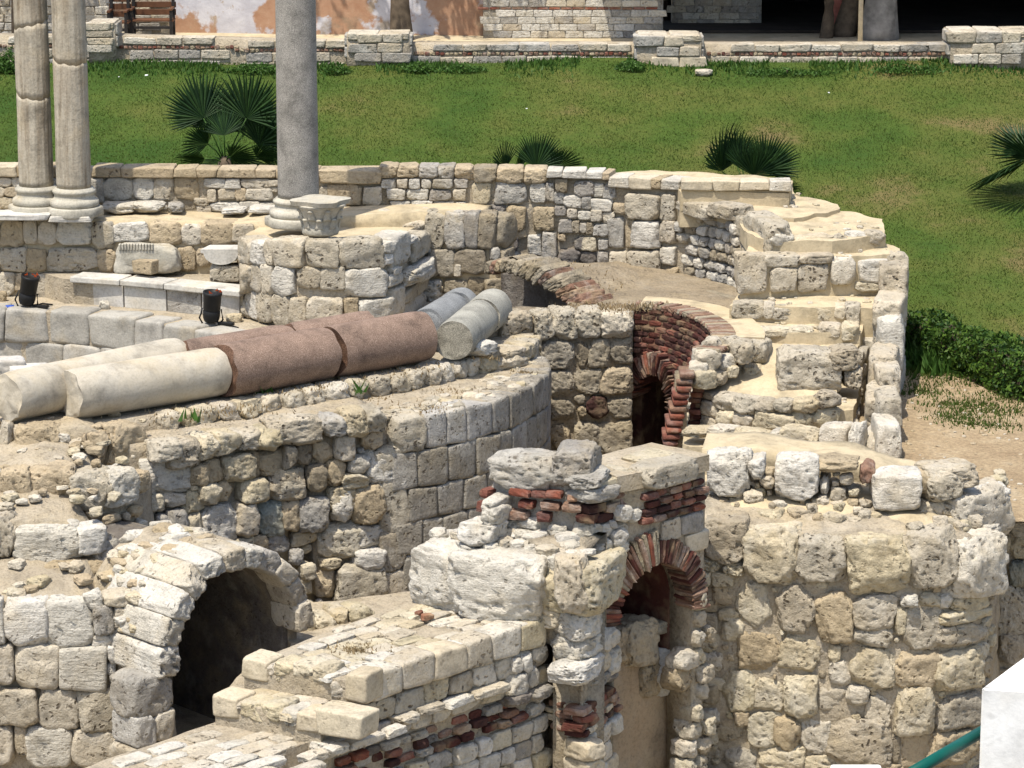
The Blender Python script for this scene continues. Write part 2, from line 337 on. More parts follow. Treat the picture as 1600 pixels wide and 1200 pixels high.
class Face:                                         # a vertical wall face along a plan path; outward is to the right of the path
    def __init__(self, t, pts, smooth=True):
        self.t = t; pts = [Vector((p[0], p[1])) for p in pts]
        if smooth and len(pts) > 2:
            d = []; q = [2*pts[0]-pts[1]]+pts+[2*pts[-1]-pts[-2]]
            for i in range(1, len(q)-2):
                m = max(2, int((q[i+1]-q[i]).length/.15))
                for j in range(m):
                    u = j/m; a, b, c, e = q[i-1], q[i], q[i+1], q[i+2]
                    d.append(.5*((2*b)+(c-a)*u+(2*a-5*b+4*c-e)*u*u+(3*b-a-3*c+e)*u**3))
            d.append(pts[-1]); pts = d
        self.p = pts; self.c = [0.0]
        for a, b in zip(pts, pts[1:]): self.c.append(self.c[-1]+(b-a).length)
        self.L = self.c[-1]; self.rects = []
    def at(self, s):
        p, c = self.p, self.c
        if s <= 0: i = 0
        elif s >= self.L: i = len(p)-2
        else:
            lo, hi = 0, len(c)-1
            while hi-lo > 1:
                m = (lo+hi)//2
                if c[m] <= s: lo = m
                else: hi = m
            i = lo
        t = (p[i+1]-p[i]).normalized()
        return p[i]+t*(s-c[i]), t
    def pt(self, s, z, out=0.0):
        q, t = self.at(s); return Vector((q.x+t.y*out, q.y-t.x*out, z+ZC))
    def hit(self, px, py):
        d = ray(px, py); best = None
        for i, (a, b) in enumerate(zip(self.p, self.p[1:])):
            e = b-a; den = d.x*e.y-d.y*e.x
            if abs(den) < 1e-9: continue
            t = (a.x*e.y-a.y*e.x)/den; u = (a.x*d.y-a.y*d.x)/den
            if t <= 0: continue
            ex = 0.0
            if u < 0: ex = -u*e.length if i == 0 else (0 if u > -1e-6 else None)
            elif u > 1: ex = (u-1)*e.length if i == len(self.p)-2 else (0 if u < 1+1e-6 else None)
            if ex is None: continue
            key = (round(ex, 4), t)
            if best is None or key < best[0]: best = (key, self.c[i]+u*e.length, d.z*t)
        return (best[1], best[2]) if best else (0.0, -9.0)
    def free(self, s0, s1, z0, z1, tol=.25):
        ar = (s1-s0)*(z1-z0)
        for a, b, c, d in self.rects:
            w = min(s1, b)-max(s0, a); h = min(z1, d)-max(z0, c)
            if w > 0 and h > 0 and w*h > tol*min(ar, (b-a)*(d-c)): return False
        return True
    def put(self, s0, s1, z0, z1, kind='rub', mat='lime', depth=None, prot=.05, tilt=0.0, name='stone', yaw=0.0, pitch=0.0):
        w, h = abs(s1-s0), abs(z1-z0); dp = depth or max(.16, min(.42, .5*(w+h)))
        s, z = (s0+s1)/2, (z0+z1)/2; q, t = self.at(s)
        c = Vector((q.x, q.y, z+ZC))+Vector((t.y, -t.x, 0))*(prot-dp/2)
        a = math.atan2(t.y, t.x)
        R = Matrix.Rotation(a+yaw, 4, 'Z') @ Matrix.Rotation(pitch, 4, 'X') @ Matrix.Rotation(tilt, 4, 'Y')
        fx = -1 if (RG.random() < .5 and kind != 'brick') else 1
        m = Matrix.Translation(c) @ R @ Matrix.Diagonal((w*fx, dp, h, 1)) if fx == 1 else Matrix.Translation(c) @ R @ Matrix.Rotation(math.pi, 4, 'Y') @ Matrix.Diagonal((w, dp, h, 1))
        self.rects.append((min(s0, s1), max(s0, s1), min(z0, z1), max(z0, z1)))
        return self.t.stone(m, kind, mat, name)
    def px(self, crop, lst, kind='rub', mats=('lime',), prot=(.03, .09), grow=1.04, name='stone', tilt=.04, depth=None):
        X0, Y0, k = crop
        code = {'w': 'white', 'g': 'grey', 't': 'tan', 'd': 'dark', 'p': 'pit', 'b': 'brick', 'B': 'brickd', 'e': 'green', 'y': 'yel', 'f': 'fresh', 'r': 'dirty'}
        for r in lst:
            x0, y0, x1, y1 = (X0+r[0]*k, Y0+r[1]*k, X0+r[2]*k, Y0+r[3]*k); cx, cy = (x0+x1)/2, (y0+y1)/2
            s0 = self.hit(x0, cy)[0]; s1 = self.hit(x1, cy)[0]; z1 = self.hit(cx, y0)[1]; z0 = self.hit(cx, y1)[1]
            m = RG.choice(mats); kd = kind; pr = RG.uniform(*prot); tl = RG.uniform(-tilt, tilt)
            for a in r[4:]:
                if isinstance(a, str):
                    if a in code: m = code[a]
                    elif a in M: m = a
                    else: kd = a
                else: pr = a
            if abs(s1-s0) < .03 or abs(z1-z0) < .02 or abs(s1-s0) > 2.5: continue
            s_, z_ = (s0+s1)/2, (z0+z1)/2; hw, hh = (s1-s0)/2*grow, (z1-z0)/2*grow
            if kd == 'rub' and min(abs(hw), abs(hh)) > .16: kd = 'big'
            self.put(s_-hw, s_+hw, z_-hh, z_+hh, kd, m, prot=pr, tilt=tl, name=('brick' if kd == 'brick' else name), depth=depth)
    def bounds(self, poly):
        hs = [self.hit(x, y) for x, y in poly]
        return min(h[0] for h in hs), max(h[0] for h in hs), min(h[1] for h in hs), max(h[1] for h in hs)
    def courses(self, rows, wr, s0=0, s1=None, mask=None, kind='ash', mats=('lime',), gap=.012, prot=(.0, .05), name='stone', tilt=.02, jz=.01, hole=None, skip=0.0, tol=.2, depth=None):
        s1 = self.L if s1 is None else s1
        for za, zb in rows:
            s = s0-RG.uniform(0, wr[1])
            while s < s1:
                w = RG.uniform(*wr); a, b = s+gap, s+w-gap; s += w
                if b > s1+.1 or a < s0-.1 or RG.random() < skip: continue
                zl, zh = min(za, zb)+gap*.7+RG.uniform(-jz, jz), max(za, zb)-gap*.7+RG.uniform(-jz, jz)
                sm, zm = (a+b)/2, (zl+zh)/2
                if mask is not None and not inpoly(*proj(self.pt(sm, zm)), mask): continue
                if hole is not None and hole(sm, zm): continue
                if not self.free(a, b, zl, zh, tol): continue
                self.put(a, b, zl, zh, kind, RG.choice(mats), prot=RG.uniform(*prot), tilt=RG.uniform(-tilt, tilt), name=name, depth=depth)
    def darts(self, mask, sizes, kind='rub', mats=('lime',), tries=160, prot=(.0, .07), tol=.12, name='stone', hole=None, tilt=.25):
        a, b, c, d = self.bounds(mask)
        for w, h in sizes:
            for _ in range(tries):
                s, z = RG.uniform(a, b), RG.uniform(c, d)
                if not inpoly(*proj(self.pt(s, z)), mask): continue
                if hole is not None and hole(s, z): continue
                k = RG.uniform(.75, 1.25); W_, H_ = w*k*.5, h*RG.uniform(.75, 1.25)*.5
                if not self.free(s-W_, s+W_, z-H_, z+H_, tol): continue
                self.put(s-W_, s+W_, z-H_, z+H_, kind, RG.choice(mats), prot=RG.uniform(*prot), tilt=RG.uniform(-tilt, tilt), name=name, depth=max(.12, min(w, h)))
    def core(self, top, zbot=-12.4, thick=.9, mat='mortar', setback=.05, s0=None, s1=None, rise=0.0, amp=.03, name='mortar_core', ztb=None, ds=.11, dz=.14, endcap=True):
        """rubble-and-mortar body behind the stones; top is a list of (px,py) seen on the face, a list of ('s',s,z) or a number"""
        if isinstance(top, (int, float)): prof = [(0, top)]
        elif callable(top): prof = None
        else:
            prof = sorted([(t[1], t[2]) if t[0] == 's' else self.hit(*t) for t in top])
        def zt(s):
            if prof is None: return top(s)
            if s <= prof[0][0]: return prof[0][1]
            for (a, za), (b, zb) in zip(prof, prof[1:]):
                if a <= s <= b: return za+(zb-za)*(s-a)/max(b-a, 1e-6)
            return prof[-1][1]
        s0 = 0 if s0 is None else s0; s1 = self.L if s1 is None else s1
        n = max(2, int((s1-s0)/ds)); verts, faces = [], []; nv = None
        zmax = max(zt(s0+(s1-s0)*i/n) for i in range(n+1))
        zb0 = zbot if not callable(zbot) else min(zbot(s0+(s1-s0)*i/n) for i in range(n+1))
        rows = max(2, int((zmax-zb0)/dz)); trow = max(2, int(thick/.15))
        for i in range(n+1):
            s = s0+(s1-s0)*i/n; z1_, z0_ = zt(s), (zbot(s) if callable(zbot) else zbot)
            col = []
            for j in range(rows+1):
                z = z0_+(z1_-z0_)*j/rows
                v = self.pt(s, z, -setback); q = nz(v, 3.1)*amp+nz(v, 9, 5)*amp*.5
                col.append(self.pt(s, z, -setback+q))
            for j in range(1, trow+1):
                v = self.pt(s, z1_+rise*j/trow, -setback-thick*j/trow); v.z += nz(v, 2.5)*amp*.8+nz(v, 7, 3)*amp*.35; col.append(v)
            col.append(self.pt(s, z0_, -setback-thick))
            nv = len(col); verts += col
        for i in range(n):
            for j in range(nv):
                k = (j+1) % nv
                faces.append((i*nv+j, (i+1)*nv+j, (i+1)*nv+k, i*nv+k))
        if endcap:
            faces.append(tuple(range(nv))); faces.append(tuple(n*nv+i for i in reversed(range(nv))))
        bm = bmesh.new()
        bv = [bm.verts.new(v) for v in verts]
        for f in faces: bm.faces.new([bv[i] for i in f])
        return bmobj(name, bm, M[mat], self.t.o)
def slab(parent, name, poly, zrel, zbot, mat, amp=.02, sub=.22, pxl=True, bev=0.0):
    """flat-topped body: plan polygon given in photo pixels at level zrel (or plan coordinates)"""
    pts = [P(x, y, z=zrel) if pxl else Vector((x, y, zrel+ZC)) for x, y in poly]
    bm = bmesh.new(); f = bm.faces.new([bm.verts.new(p) for p in pts])
    if f.normal.z < 0: f.normal_flip()
    bm.normal_update()
    bmesh.ops.triangulate(bm, faces=bm.faces[:])
    for _ in range(5):
        es = [e for e in bm.edges if e.calc_length() > sub]
        if not es: break
        bmesh.ops.subdivide_edges(bm, edges=es, cuts=1); bmesh.ops.triangulate(bm, faces=bm.faces[:])
    r = bmesh.ops.extrude_face_region(bm, geom=bm.faces[:]); top = [g for g in r['geom'] if isinstance(g, bmesh.types.BMVert)]
    ts = set(top); 
    for v in bm.verts:
        if v not in ts: v.co.z = zbot+ZC
    for v in top:
        v.co.z += nz(v.co, 2.2)*amp+nz(v.co, 6, 3)*amp*.4; q = nz(v.co, 4, 9)*amp*.8
        if v.is_boundary or any(not (e.link_faces[0].normal.z*e.link_faces[-1].normal.z > .5) for e in v.link_edges if len(e.link_faces) > 1): v.co.x += q; v.co.y += q
    return bmobj(name, bm, M[mat], parent, smooth=False)
def box_mesh(name, c, size, mat, parent=None, rot=None, bev=.01, wob=0.0):
    bm = bmesh.new(); bmesh.ops.create_cube(bm, size=1)
    for v in bm.verts: v.co = Vector((v.co.x*size[0], v.co.y*size[1], v.co.z*size[2]))
    if bev: bmesh.ops.bevel(bm, geom=bm.edges[:], offset=bev, segments=2, affect='EDGES', profile=.5)
    R = (rot if isinstance(rot, Matrix) else Matrix.Rotation(rot or 0, 4, 'Z'))
    for v in bm.verts:
        v.co = Vector(c)+(R @ v.co)
        if wob: v.co += Vector((nz(v.co, 3), nz(v.co, 3, 5), nz(v.co, 3, 9)))*wob
    return bmobj(name, bm, M[mat], parent, smooth=False)
def lathe(name, c, prof, mat, parent=None, seg=40, axis=None, fn=None, cap=True):
    """prof: list of (r, h); axis: direction (default up)"""
    q = (axis or Vector((0, 0, 1))).normalized().to_track_quat('Z', 'Y').to_matrix()
    verts, faces = [], []
    for j, (r, h) in enumerate(prof):
        for i in range(seg):
            a = 2*math.pi*i/seg; v = Vector((r*math.cos(a), r*math.sin(a), h))
            if fn: v = fn(v, a, j)
            verts.append(Vector(c)+q @ v)
    for j in range(len(prof)-1):
        for i in range(seg):
            k = (i+1) % seg; faces.append((j*seg+i, j*seg+k, (j+1)*seg+k, (j+1)*seg+i))
    if cap:
        faces.append(tuple(reversed(range(seg)))); faces.append(tuple((len(prof)-1)*seg+i for i in range(seg)))
    return meshobj(name, verts, faces, M[mat], parent)
def tube(name, pts, r, mat, parent=None, seg=8):
    verts, faces = [], []; pts = [Vector(p) for p in pts]; n = len(pts)
    for i, p in enumerate(pts):
        d = (pts[min(i+1, n-1)]-pts[max(i-1, 0)]).normalized(); q = d.to_track_quat('Z', 'Y').to_matrix(); rr = r[i] if isinstance(r, (list, tuple)) else r
        for k in range(seg):
            a = 2*math.pi*k/seg; verts.append(p+q @ Vector((rr*math.cos(a), rr*math.sin(a), 0)))
    for i in range(n-1):
        for k in range(seg):
            k2 = (k+1) % seg; faces.append((i*seg+k, i*seg+k2, (i+1)*seg+k2, (i+1)*seg+k))
    faces.append(tuple(reversed(range(seg)))); faces.append(tuple((n-1)*seg+k for k in range(seg)))
    return meshobj(name, verts, faces, M[mat], parent)
def top_stones(face, n, z, rise, depth, s0=None, s1=None, size=(.06, .2), mats=('lime', 'tan', 'yel')):
    s0 = 0 if s0 is None else s0; s1 = face.L if s1 is None else s1
    for _ in range(n):
        s, k = RG.uniform(s0, s1), RG.random(); w = RG.uniform(*size); zz = (z(s) if callable(z) else z)+rise*k
        p = face.pt(s, zz-.035, -.1-(depth-.1)*k)
        face.t.stone(Matrix.Translation(p) @ Matrix.Rotation(RG.random()*3, 4, 'Z') @ Matrix.Rotation(RG.uniform(-.25, .25), 4, 'X') @ Matrix.Diagonal((w*RG.uniform(1, 1.6), w, w*RG.uniform(.45, .8), 1)), 'rub', RG.choice(mats), 'stone')
def rows(z1, z0, h):
    n = max(1, round((z1-z0)/h)); return [(z1-(z1-z0)*i/n, z1-(z1-z0)*(i+1)/n) for i in range(n)]
def pave(t, poly, zrel, ang, cw=(.25, .45), ch=(.16, .26), mats=('lime',), th=.08, skip=.16, kind='ash', name='paving_stone', up=.015):
    pts = [P(x, y, z=zrel) for x, y in poly]; pl = [(p.x, p.y) for p in pts]
    ca, sa = math.cos(ang), math.sin(ang); cx = sum(p[0] for p in pl)/len(pl); cy = sum(p[1] for p in pl)/len(pl)
    v = -4.0
    while v < 4:
        h = RG.uniform(*ch); u = -6.0-RG.random()*.4
        while u < 6:
            w = RG.uniform(*cw); uu, vv = u+w/2, v+h/2; u += w
            x, y = cx+uu*ca-vv*sa, cy+uu*sa+vv*ca
            if RG.random() < skip: continue
            ok = all(inpoly(x+(a*w*.35)*ca-(b*h*.35)*sa, y+(a*w*.35)*sa+(b*h*.35)*ca, pl) for a in (-1, 1) for b in (-1, 1))
            if not ok: continue
            m = Matrix.Translation((x, y, zrel+ZC+up-th/2+RG.uniform(-.02, .006))) @ Matrix.Rotation(ang+RG.uniform(-.14, .14), 4, 'Z') @ Matrix.Rotation(RG.uniform(-.03, .03), 4, 'X') @ Matrix.Diagonal((w*RG.uniform(.8, 1.06), h*RG.uniform(.8, 1.06), th, 1))
            t.stone(m, kind, RG.choice(mats), name)
        v += h
def voussoirs(face, sc, zc, ri, ro, n, a0, a1, depth, mats, kind='brick', name='voussoir', jr=.03, gap=.9, ell=1.0, prot=.02, dj=0.0):
    for i in range(n):
        a = a0+(a1-a0)*(i+.5)/n; r0, r1 = ri+RG.uniform(-jr, jr)*.5, ro+RG.uniform(-jr, jr)
        rm = (r0+r1)/2; s, z = sc+math.cos(a)*rm*ell, zc+math.sin(a)*rm
        q, t = face.at(s); T3 = Vector((t.x, t.y, 0)); out = Vector((t.y, -t.x, 0)); dp = depth*(1+RG.uniform(-dj, dj))
        rd = (T3*math.cos(a)+Vector((0, 0, 1))*math.sin(a)); tg = (-T3*math.sin(a)+Vector((0, 0, 1))*math.cos(a))
        wv = abs(a1-a0)/n*rm*gap
        c = Vector((q.x, q.y, z+ZC))+out*(prot+RG.uniform(-.02, .02)-dp/2)
        m = Matrix(((rd.x*(r1-r0), -out.x*dp, tg.x*wv, c.x), (rd.y*(r1-r0), -out.y*dp, tg.y*wv, c.y), (rd.z*(r1-r0), -out.z*dp, tg.z*wv, c.z), (0, 0, 0, 1)))
        face.t.stone(m, kind, RG.choice(mats), name)
# ================================================================== THE SETTING: ground, lawn, floors
GZ = -9.3
def ground_z(x, y):
    z = GZ + .02*math.sin(x*1.3+y)*.5 + nz((x, y, 0), .45)*.05
    if y > 43.3:
        u = y-43.3; rise = .23*u
        if u > 12.75: rise = .23*12.75-.5*(u-12.75); rise = max(rise, 2.4)
        z += rise+nz((x, y, 3), .25)*.12
    return z
INNER = [(-60, 48.7), (-2.3, 48.7), (.6, 48.2), (2.6, 47.5), (3.9, 46), (4.1, 43), (3.8, 40.2), (3.6, 37.8), (3.2, 35.4), (5.6, 34.6), (9, 34.9), (60, 34.9), (60, 10), (-60, 10)]
def build_ground():
    xs = np.concatenate([np.arange(-46, -16, 1.5), np.arange(-16, 16, .25), np.arange(16, 47, 1.5)]); ys = np.concatenate([np.arange(34.4, 70, .25), np.arange(70, 190, 8)])
    idx = {}; verts = []; faces = []
    for i, x in enumerate(xs):
        for j, y in enumerate(ys):
            idx[i, j] = len(verts); verts.append((x, y, ground_z(x, y)+ZC))
    for i in range(len(xs)-1):
        for j in range(len(ys)-1):
            if inpoly((xs[i]+xs[i+1])/2, (ys[j]+ys[j+1])/2, INNER): continue
            faces.append((idx[i, j], idx[i+1, j], idx[i+1, j+1], idx[i, j+1]))
    o = meshobj('ground', verts, faces, M['lawn']); o['kind'] = 'structure'
build_ground()
def sheet(name, z, mat, ext=(-60, 10, 60, 49.2), step=1.0, amp=.03):
    xs = np.arange(ext[0], ext[2]+.01, step); ys = np.arange(ext[1], ext[3]+.01, step); ny = len(ys)
    v = [(x, y, z+ZC+nz((x, y, 0), .7)*amp) for x in xs for y in ys]
    f = [(i*ny+j, (i+1)*ny+j, (i+1)*ny+j+1, i*ny+j+1) for i in range(len(xs)-1) for j in range(ny-1)]
    o = meshobj(name, v, f, M[mat]); o['kind'] = 'structure'; return o
sheet('excavation_floor', -12.0, 'mortar', (-46, 8, 46, 48.4), 1.0)
def grass_blades(name, pts, hgt, mat, spread=.02):
    n = len(pts); a = np.random.uniform(0, 2*np.pi, n); h = np.random.uniform(*hgt, n); w = h*.16+.004
    p = np.array(pts); dx, dy = np.cos(a)*w, np.sin(a)*w; lx, ly = np.random.normal(0, .35, n)*h, np.random.normal(0, .35, n)*h
    v = np.empty((n, 3, 3)); v[:, 0] = p+np.stack([dx, dy, 0*dx], 1); v[:, 1] = p-np.stack([dx, dy, 0*dx], 1); v[:, 2] = p+np.stack([lx, ly, h], 1)
    me = bpy.data.meshes.new(name); me.vertices.add(3*n); me.vertices.foreach_set('co', v.reshape(-1)); me.loops.add(3*n)
    me.loops.foreach_set('vertex_index', np.arange(3*n, dtype=np.int32)); me.polygons.add(n)
    me.polygons.foreach_set('loop_start', np.arange(0, 3*n, 3, dtype=np.int32)); me.update(calc_edges=True); me.materials.append(M[mat])
    o = bpy.data.objects.new(name, me); C.objects.link(o); return o
def lawn_blades():
    pts = []
    while len(pts) < 180000:
        x = random.uniform(-10.5, 12); y = random.uniform(43.2, 56.1)
        if abs(x) > (y*.98+2)*.175+.4 or inpoly(x, y, INNER): continue
        if x < 3 and y < 49.6: continue
        k = nz((x, y, 0), 1.3)+.5*nz((x, y, 7), 4)
        if y < 43.9 and k < .1: continue
        if random.random() > .8+k*.6: continue
        pts.append((x, y, ground_z(x, y)+ZC-.005))
    o = grass_blades('lawn_grass', pts, (.012, .04), 'blade'); tag(o, 'short mown grass covering the sloping lawn', 'grass', None, 'stuff')
    pts = []
    cl = [(P(x, y, z=GZ), r, k) for x, y, r, k in [(1480, 735, .25, 160), (1500, 630, .5, 500), (1440, 610, .35, 400), (1530, 645, .6, 500), (1560, 620, .5, 300), (1590, 615, .5, 300), (1450, 585, .6, 500), (1490, 655, .35, 250), (1570, 668, .5, 250), (1520, 665, .3, 200), (1425, 575, .4, 400), (1590, 640, .4, 250)]]
    for c, r, k in cl:
        for _ in range(k):
            x, y = c.x+random.gauss(0, r*.6), c.y+random.gauss(0, r*.45)
            pts.append((x, y, ground_z(x, y)+ZC))
    for _ in range(2500):
        x, y = random.uniform(4.6, 8.5), random.uniform(41.8, 43.6); pts.append((x, y, ground_z(x, y)+ZC))
    tag(grass_blades('sparse_grass', pts, (.02, .06), 'blade'), 'sparse green grass tufts growing from the sandy ground', 'grass', None, 'stuff')
    pts = []
    for _ in range(9000):                                      # rank growth along the foot of the terrace wall
        x = random.uniform(-10.5, 10.5); y = 55.9-abs(random.gauss(0, .35))
        if nz((x, 0, 0), .9) < -.15: continue
        pts.append((x, y, ground_z(x, y)+ZC))
    tag(grass_blades('rank_grass', pts, (.03, .11), 'weed'), 'longer dark green weeds along the foot of the terrace wall', 'weeds', None, 'stuff')
lawn_blades()

# ================================================================== OUTER THEATRE WALL (rear, curving to the right)
A_IN = [G(-420, 46.75, -7.2), G(0, 46.65, -7.2), G(300, 46.6, -7.2), G(600, 46.5, -7.2), G(860, 46.4, -7.2), G(970, 46.25, -7.3), G(1062, 45.85, -7.4), G(1120, 45.3, -7.6), G(1150, 44.6, -7.7), G(1157, 43.2, -7.9)]
wa = thing('stone_wall', P(500, 400, Y=48), 'long rear stone wall with flat sandy coping below the lawn, behind the standing columns', 'wall')
fa = Face(wa, A_IN)
s595 = fa.hit(595, 300)[0]
s1060 = fa.hit(1058, 330)[0]
s1148 = fa.hit(1146, 400)[0]
def atop(s): return -7.75 if s > s1148 else -7.42 if s > s1060 else (-6.94-.19*max(0, min(1, (s-s595)/(s1060-s595))) if s > s595 else -7.02)
fa.core(atop, -11.6, .62, 'mortar', .06, name='mortar_core')
C1, C2, C3, C6, C4, C5, C7, C8, C9 = (0, 0, .375), (500, 0, .375), (1000, 0, .375), (1000, 350, .375), (0, 350, .375), (500, 350, .375), (0, 750, .375), (500, 750, .375), (1000, 750, .375)
fa.px(C1, [(-90, 692, 70, 735), (70, 692, 235, 737), (385, 695, 505, 738, 't'), (505, 697, 725, 740, 't'), (725, 700, 820, 738, 't'), (820, 703, 905, 738, 't'), (905, 703, 1065, 740, 't'), (1065, 705, 1150, 740, 't'), (1150, 705, 1330, 745, 't'), (1330, 707, 1590, 765, 't')], 'cut', ('tan', 'fresh'), (.04, .07), 1.0, 'coping_stone', depth=.5, tilt=.01)
fa.px(C2, [(250, 690, 322, 742, 't'), (322, 692, 412, 740, 't'), (412, 694, 492, 742, 'g'), (492, 694, 560, 745, 'g'), (560, 696, 640, 745, 't'), (640, 698, 735, 760, 'r'), (735, 700, 850, 765, 't'), (850, 703, 945, 765, 't')], 'ash', ('tan', 'lime'), (.03, .06), 1.0, 'coping_stone', depth=.5, tilt=.01)
fa.px(C2, [(945, 708, 1010, 738), (1010, 710, 1110, 742, 'w'), (1110, 715, 1180, 745), (1180, 718, 1210, 748, 't'), (1205, 735, 1290, 780, 'w'), (1290, 738, 1385, 788, 'f'), (1385, 742, 1425, 785, 't'), (1425, 748, 1500, 790, 'w')], 'cut', ('white', 'lime'), (.05, .08), 1.0, 'coping_stone', depth=.5, tilt=.0)
fa.px(C1, [(-60, 740, 50, 778), (50, 740, 85, 778), (-50, 780, 20, 820), (20, 780, 85, 820), (0, 825, 60, 870, 'p'), (360, 745, 430, 840, 'g'), (425, 740, 550, 835, 'w'), (555, 740, 640, 835, 'w'), (640, 740, 725, 835), (725, 740, 825, 830, 't'), (850, 745, 940, 785, 'w'), (940, 745, 1000, 785, 'w'), (1005, 745, 1120, 785), (865, 790, 900, 840), (910, 785, 980, 830), (980, 785, 1025, 835, 't'), (1025, 785, 1135, 835), (820, 855, 880, 890), (880, 845, 960, 880, 'w'), (1000, 840, 1080, 880), (960, 845, 1000, 875), (1080, 845, 1150, 885), (1120, 750, 1160, 775), (1120, 780, 1155, 800), (1360, 765, 1505, 855, 't'), (1515, 780, 1590, 858), (1330, 780, 1365, 850), (215, 745, 240, 780), (220, 785, 245, 830)], 'ash', ('white', 'lime', 'lime'), (.0, .05))
fa.courses([(-7.09, -7.25), (-7.25, -7.43), (-7.43, -7.60)], (.16, .36), mask=[(595, 278), (736, 278), (736, 332), (595, 332)], mats=('white', 'lime', 'white', 'grey'), tol=.1)
fa.px(C2, [(635, 760, 710, 850, 'y'), (730, 765, 860, 850), (875, 765, 940, 845), (940, 765, 975, 840), (980, 745, 1030, 800), (1060, 755, 1140, 820), (1140, 765, 1180, 820, 'w'), (1180, 770, 1230, 830, 'g'), (975, 800, 1015, 850), (1015, 815, 1090, 865, 'w'), (1090, 820, 1130, 870), (1130, 830, 1215, 880, 'w'), (975, 860, 1025, 900), (1030, 870, 1070, 910), (1075, 880, 1130, 915), (1130, 875, 1175, 920), (1175, 885, 1225, 930), (995, 915, 1050, 970), (1050, 920, 1080, 970), (1080, 930, 1110, 970), (1110, 930, 1140, 975), (1140, 935, 1200, 985), (780, 860, 855, 960, 't'), (890, 865, 975, 960, 't'), (865, 980, 920, 1060), (925, 970, 985, 1095, 'g'), (1090, 990, 1150, 1045, 'y'), (1160, 1000, 1200, 1040, 'g'), (1200, 910, 1265, 1030), (1275, 910, 1310, 1030, 't'), (1280, 810, 1415, 910, 'p', .12), (1305, 920, 1415, 1030, 'w', .12), (1285, 1045, 1415, 1160, 'p', .12), (1205, 1050, 1280, 1155), (1415, 810, 1480, 920, 'p'), (1420, 920, 1480, 1010), (1420, 1030, 1480, 1100)], 'ash', ('lime', 'grey', 'white', 'dirty'), (.0, .06))
fa.px(C2, [(1095, 1110, 1130, 1175, 'g'), (1130, 1100, 1165, 1170, 'd'), (1150, 1120, 1205, 1175, 'w'), (990, 1040, 1080, 1100, 'd'), (1080, 1050, 1150, 1110, 'd'), (1150, 1050, 1200, 1110, 'g'), (1100, 1000, 1140, 1040, 'd'), (1060, 985, 1100, 1040, 'd'), (1165, 1110, 1210, 1150, 'd'), (1250, 1160, 1330, 1240, 't'), (1205, 1160, 1260, 1240, 'g')], 'rub', ('grey', 'dark'), (.0, .08))
fa.courses(rows(-7.48, -9.0, .17), (.15, .32), mask=[(1060, 318), (1150, 338), (1152, 480), (1128, 480), (1050, 455), (1052, 430), (1062, 420)], mats=('grey', 'grey', 'lime', 'white', 'dirty'), kind='rub', prot=(.02, .08))
fa.darts([(660, 330), (1052, 310), (1052, 455), (900, 455), (880, 410), (660, 400)], [(.3, .24), (.2, .16), (.12, .1)], mats=('dirty', 'grey', 'tan', 'dark'), tries=160)
fa.darts([(0, 300), (590, 310), (590, 332), (0, 332)], [(.3, .14), (.18, .1)], mats=('lime', 'white', 'grey'), tries=120)
# lower rear wall: platform carrying the twin columns
wb = thing('stone_wall', P(150, 470, Y=45.4), 'low pale stone wall carrying the twin columns, behind the marble bench', 'wall')
fb = Face(wb, [G(-500, 45.9, -8), G(0, 45.8, -8), G(250, 45.7, -8), G(375, 45.6, -8), G(440, 45.6, -8), G(540, 45.6, -8), G(650, 45.6, -8), G(740, 45.45, -8), G(785, 45.5, -8), G(806, 46.0, -8)])
fb.core([(0, 343), (240, 345), (360, 350), (430, 345), (500, 340), (640, 333), (700, 333), (770, 337), (800, 345)], -11, 1.0, 'sand', .035, rise=.0)
C10a = (0, 200, .1875)
fb.px(C10a, [(-200, 780, 0, 970), (5, 770, 195, 990, 't'), (200, 770, 310, 960), (320, 780, 475, 970), (475, 780, 760, 970, 'w'), (770, 785, 950, 1000), (930, 790, 1235, 950, 'w'), (1255, 785, 1510, 965, 't'), (-200, 1000, 0, 1190), (0, 1000, 220, 1190), (220, 1010, 385, 1190), (395, 1000, 810, 1190, 'p', 'rub'), (815, 1010, 975, 1190, 't'), (1490, 1000, 1600, 1190, 't')], 'ash', ('lime', 'tan', 'pit'), (.03, .07))
fb.px(C1, [(755, 935, 840, 1020), (840, 930, 975, 1020), (970, 935, 1060, 1010), (740, 1030, 815, 1120, 't'), (820, 1035, 870, 1110, 't')], 'ash', ('lime', 'tan'), (.03, .07))
fb.px(C4, [(-60, 200, 60, 300), (60, 205, 135, 280), (135, 210, 225, 310), (225, 215, 300, 330), (-90, 90, 0, 195)], 'ash', ('tan', 'lime'), (.03, .07))
fb.px(C2, [(440, 890, 520, 1035), (520, 890, 605, 1035), (600, 890, 660, 1030, 'g'), (660, 890, 735, 1035), (735, 900, 800, 1030), (450, 1040, 560, 1150, 'r'), (560, 1040, 690, 1140, 'r'), (560, 1100, 590, 1150), (745, 1035, 790, 1080), (710, 1030, 745, 1080)], 'ash', ('lime', 'grey', 'dirty', 'pit'), (.03, .08))
fb.px(C5, [(520, 235, 615, 300, 'r'), (615, 225, 690, 300, 'r'), (690, 230, 760, 290, 'r')], 'ash', ('dirty',), (.0, .06))
fb.darts([(0, 350), (370, 357), (370, 480), (0, 480)], [(.3, .22), (.2, .14), (.12, .09)], mats=('lime', 'tan'), tries=120)
fb.darts([(640, 340), (800, 345), (800, 470), (640, 470)], [(.3, .2), (.14, .1)], mats=('dirty', 'lime', 'tan'), tries=100)
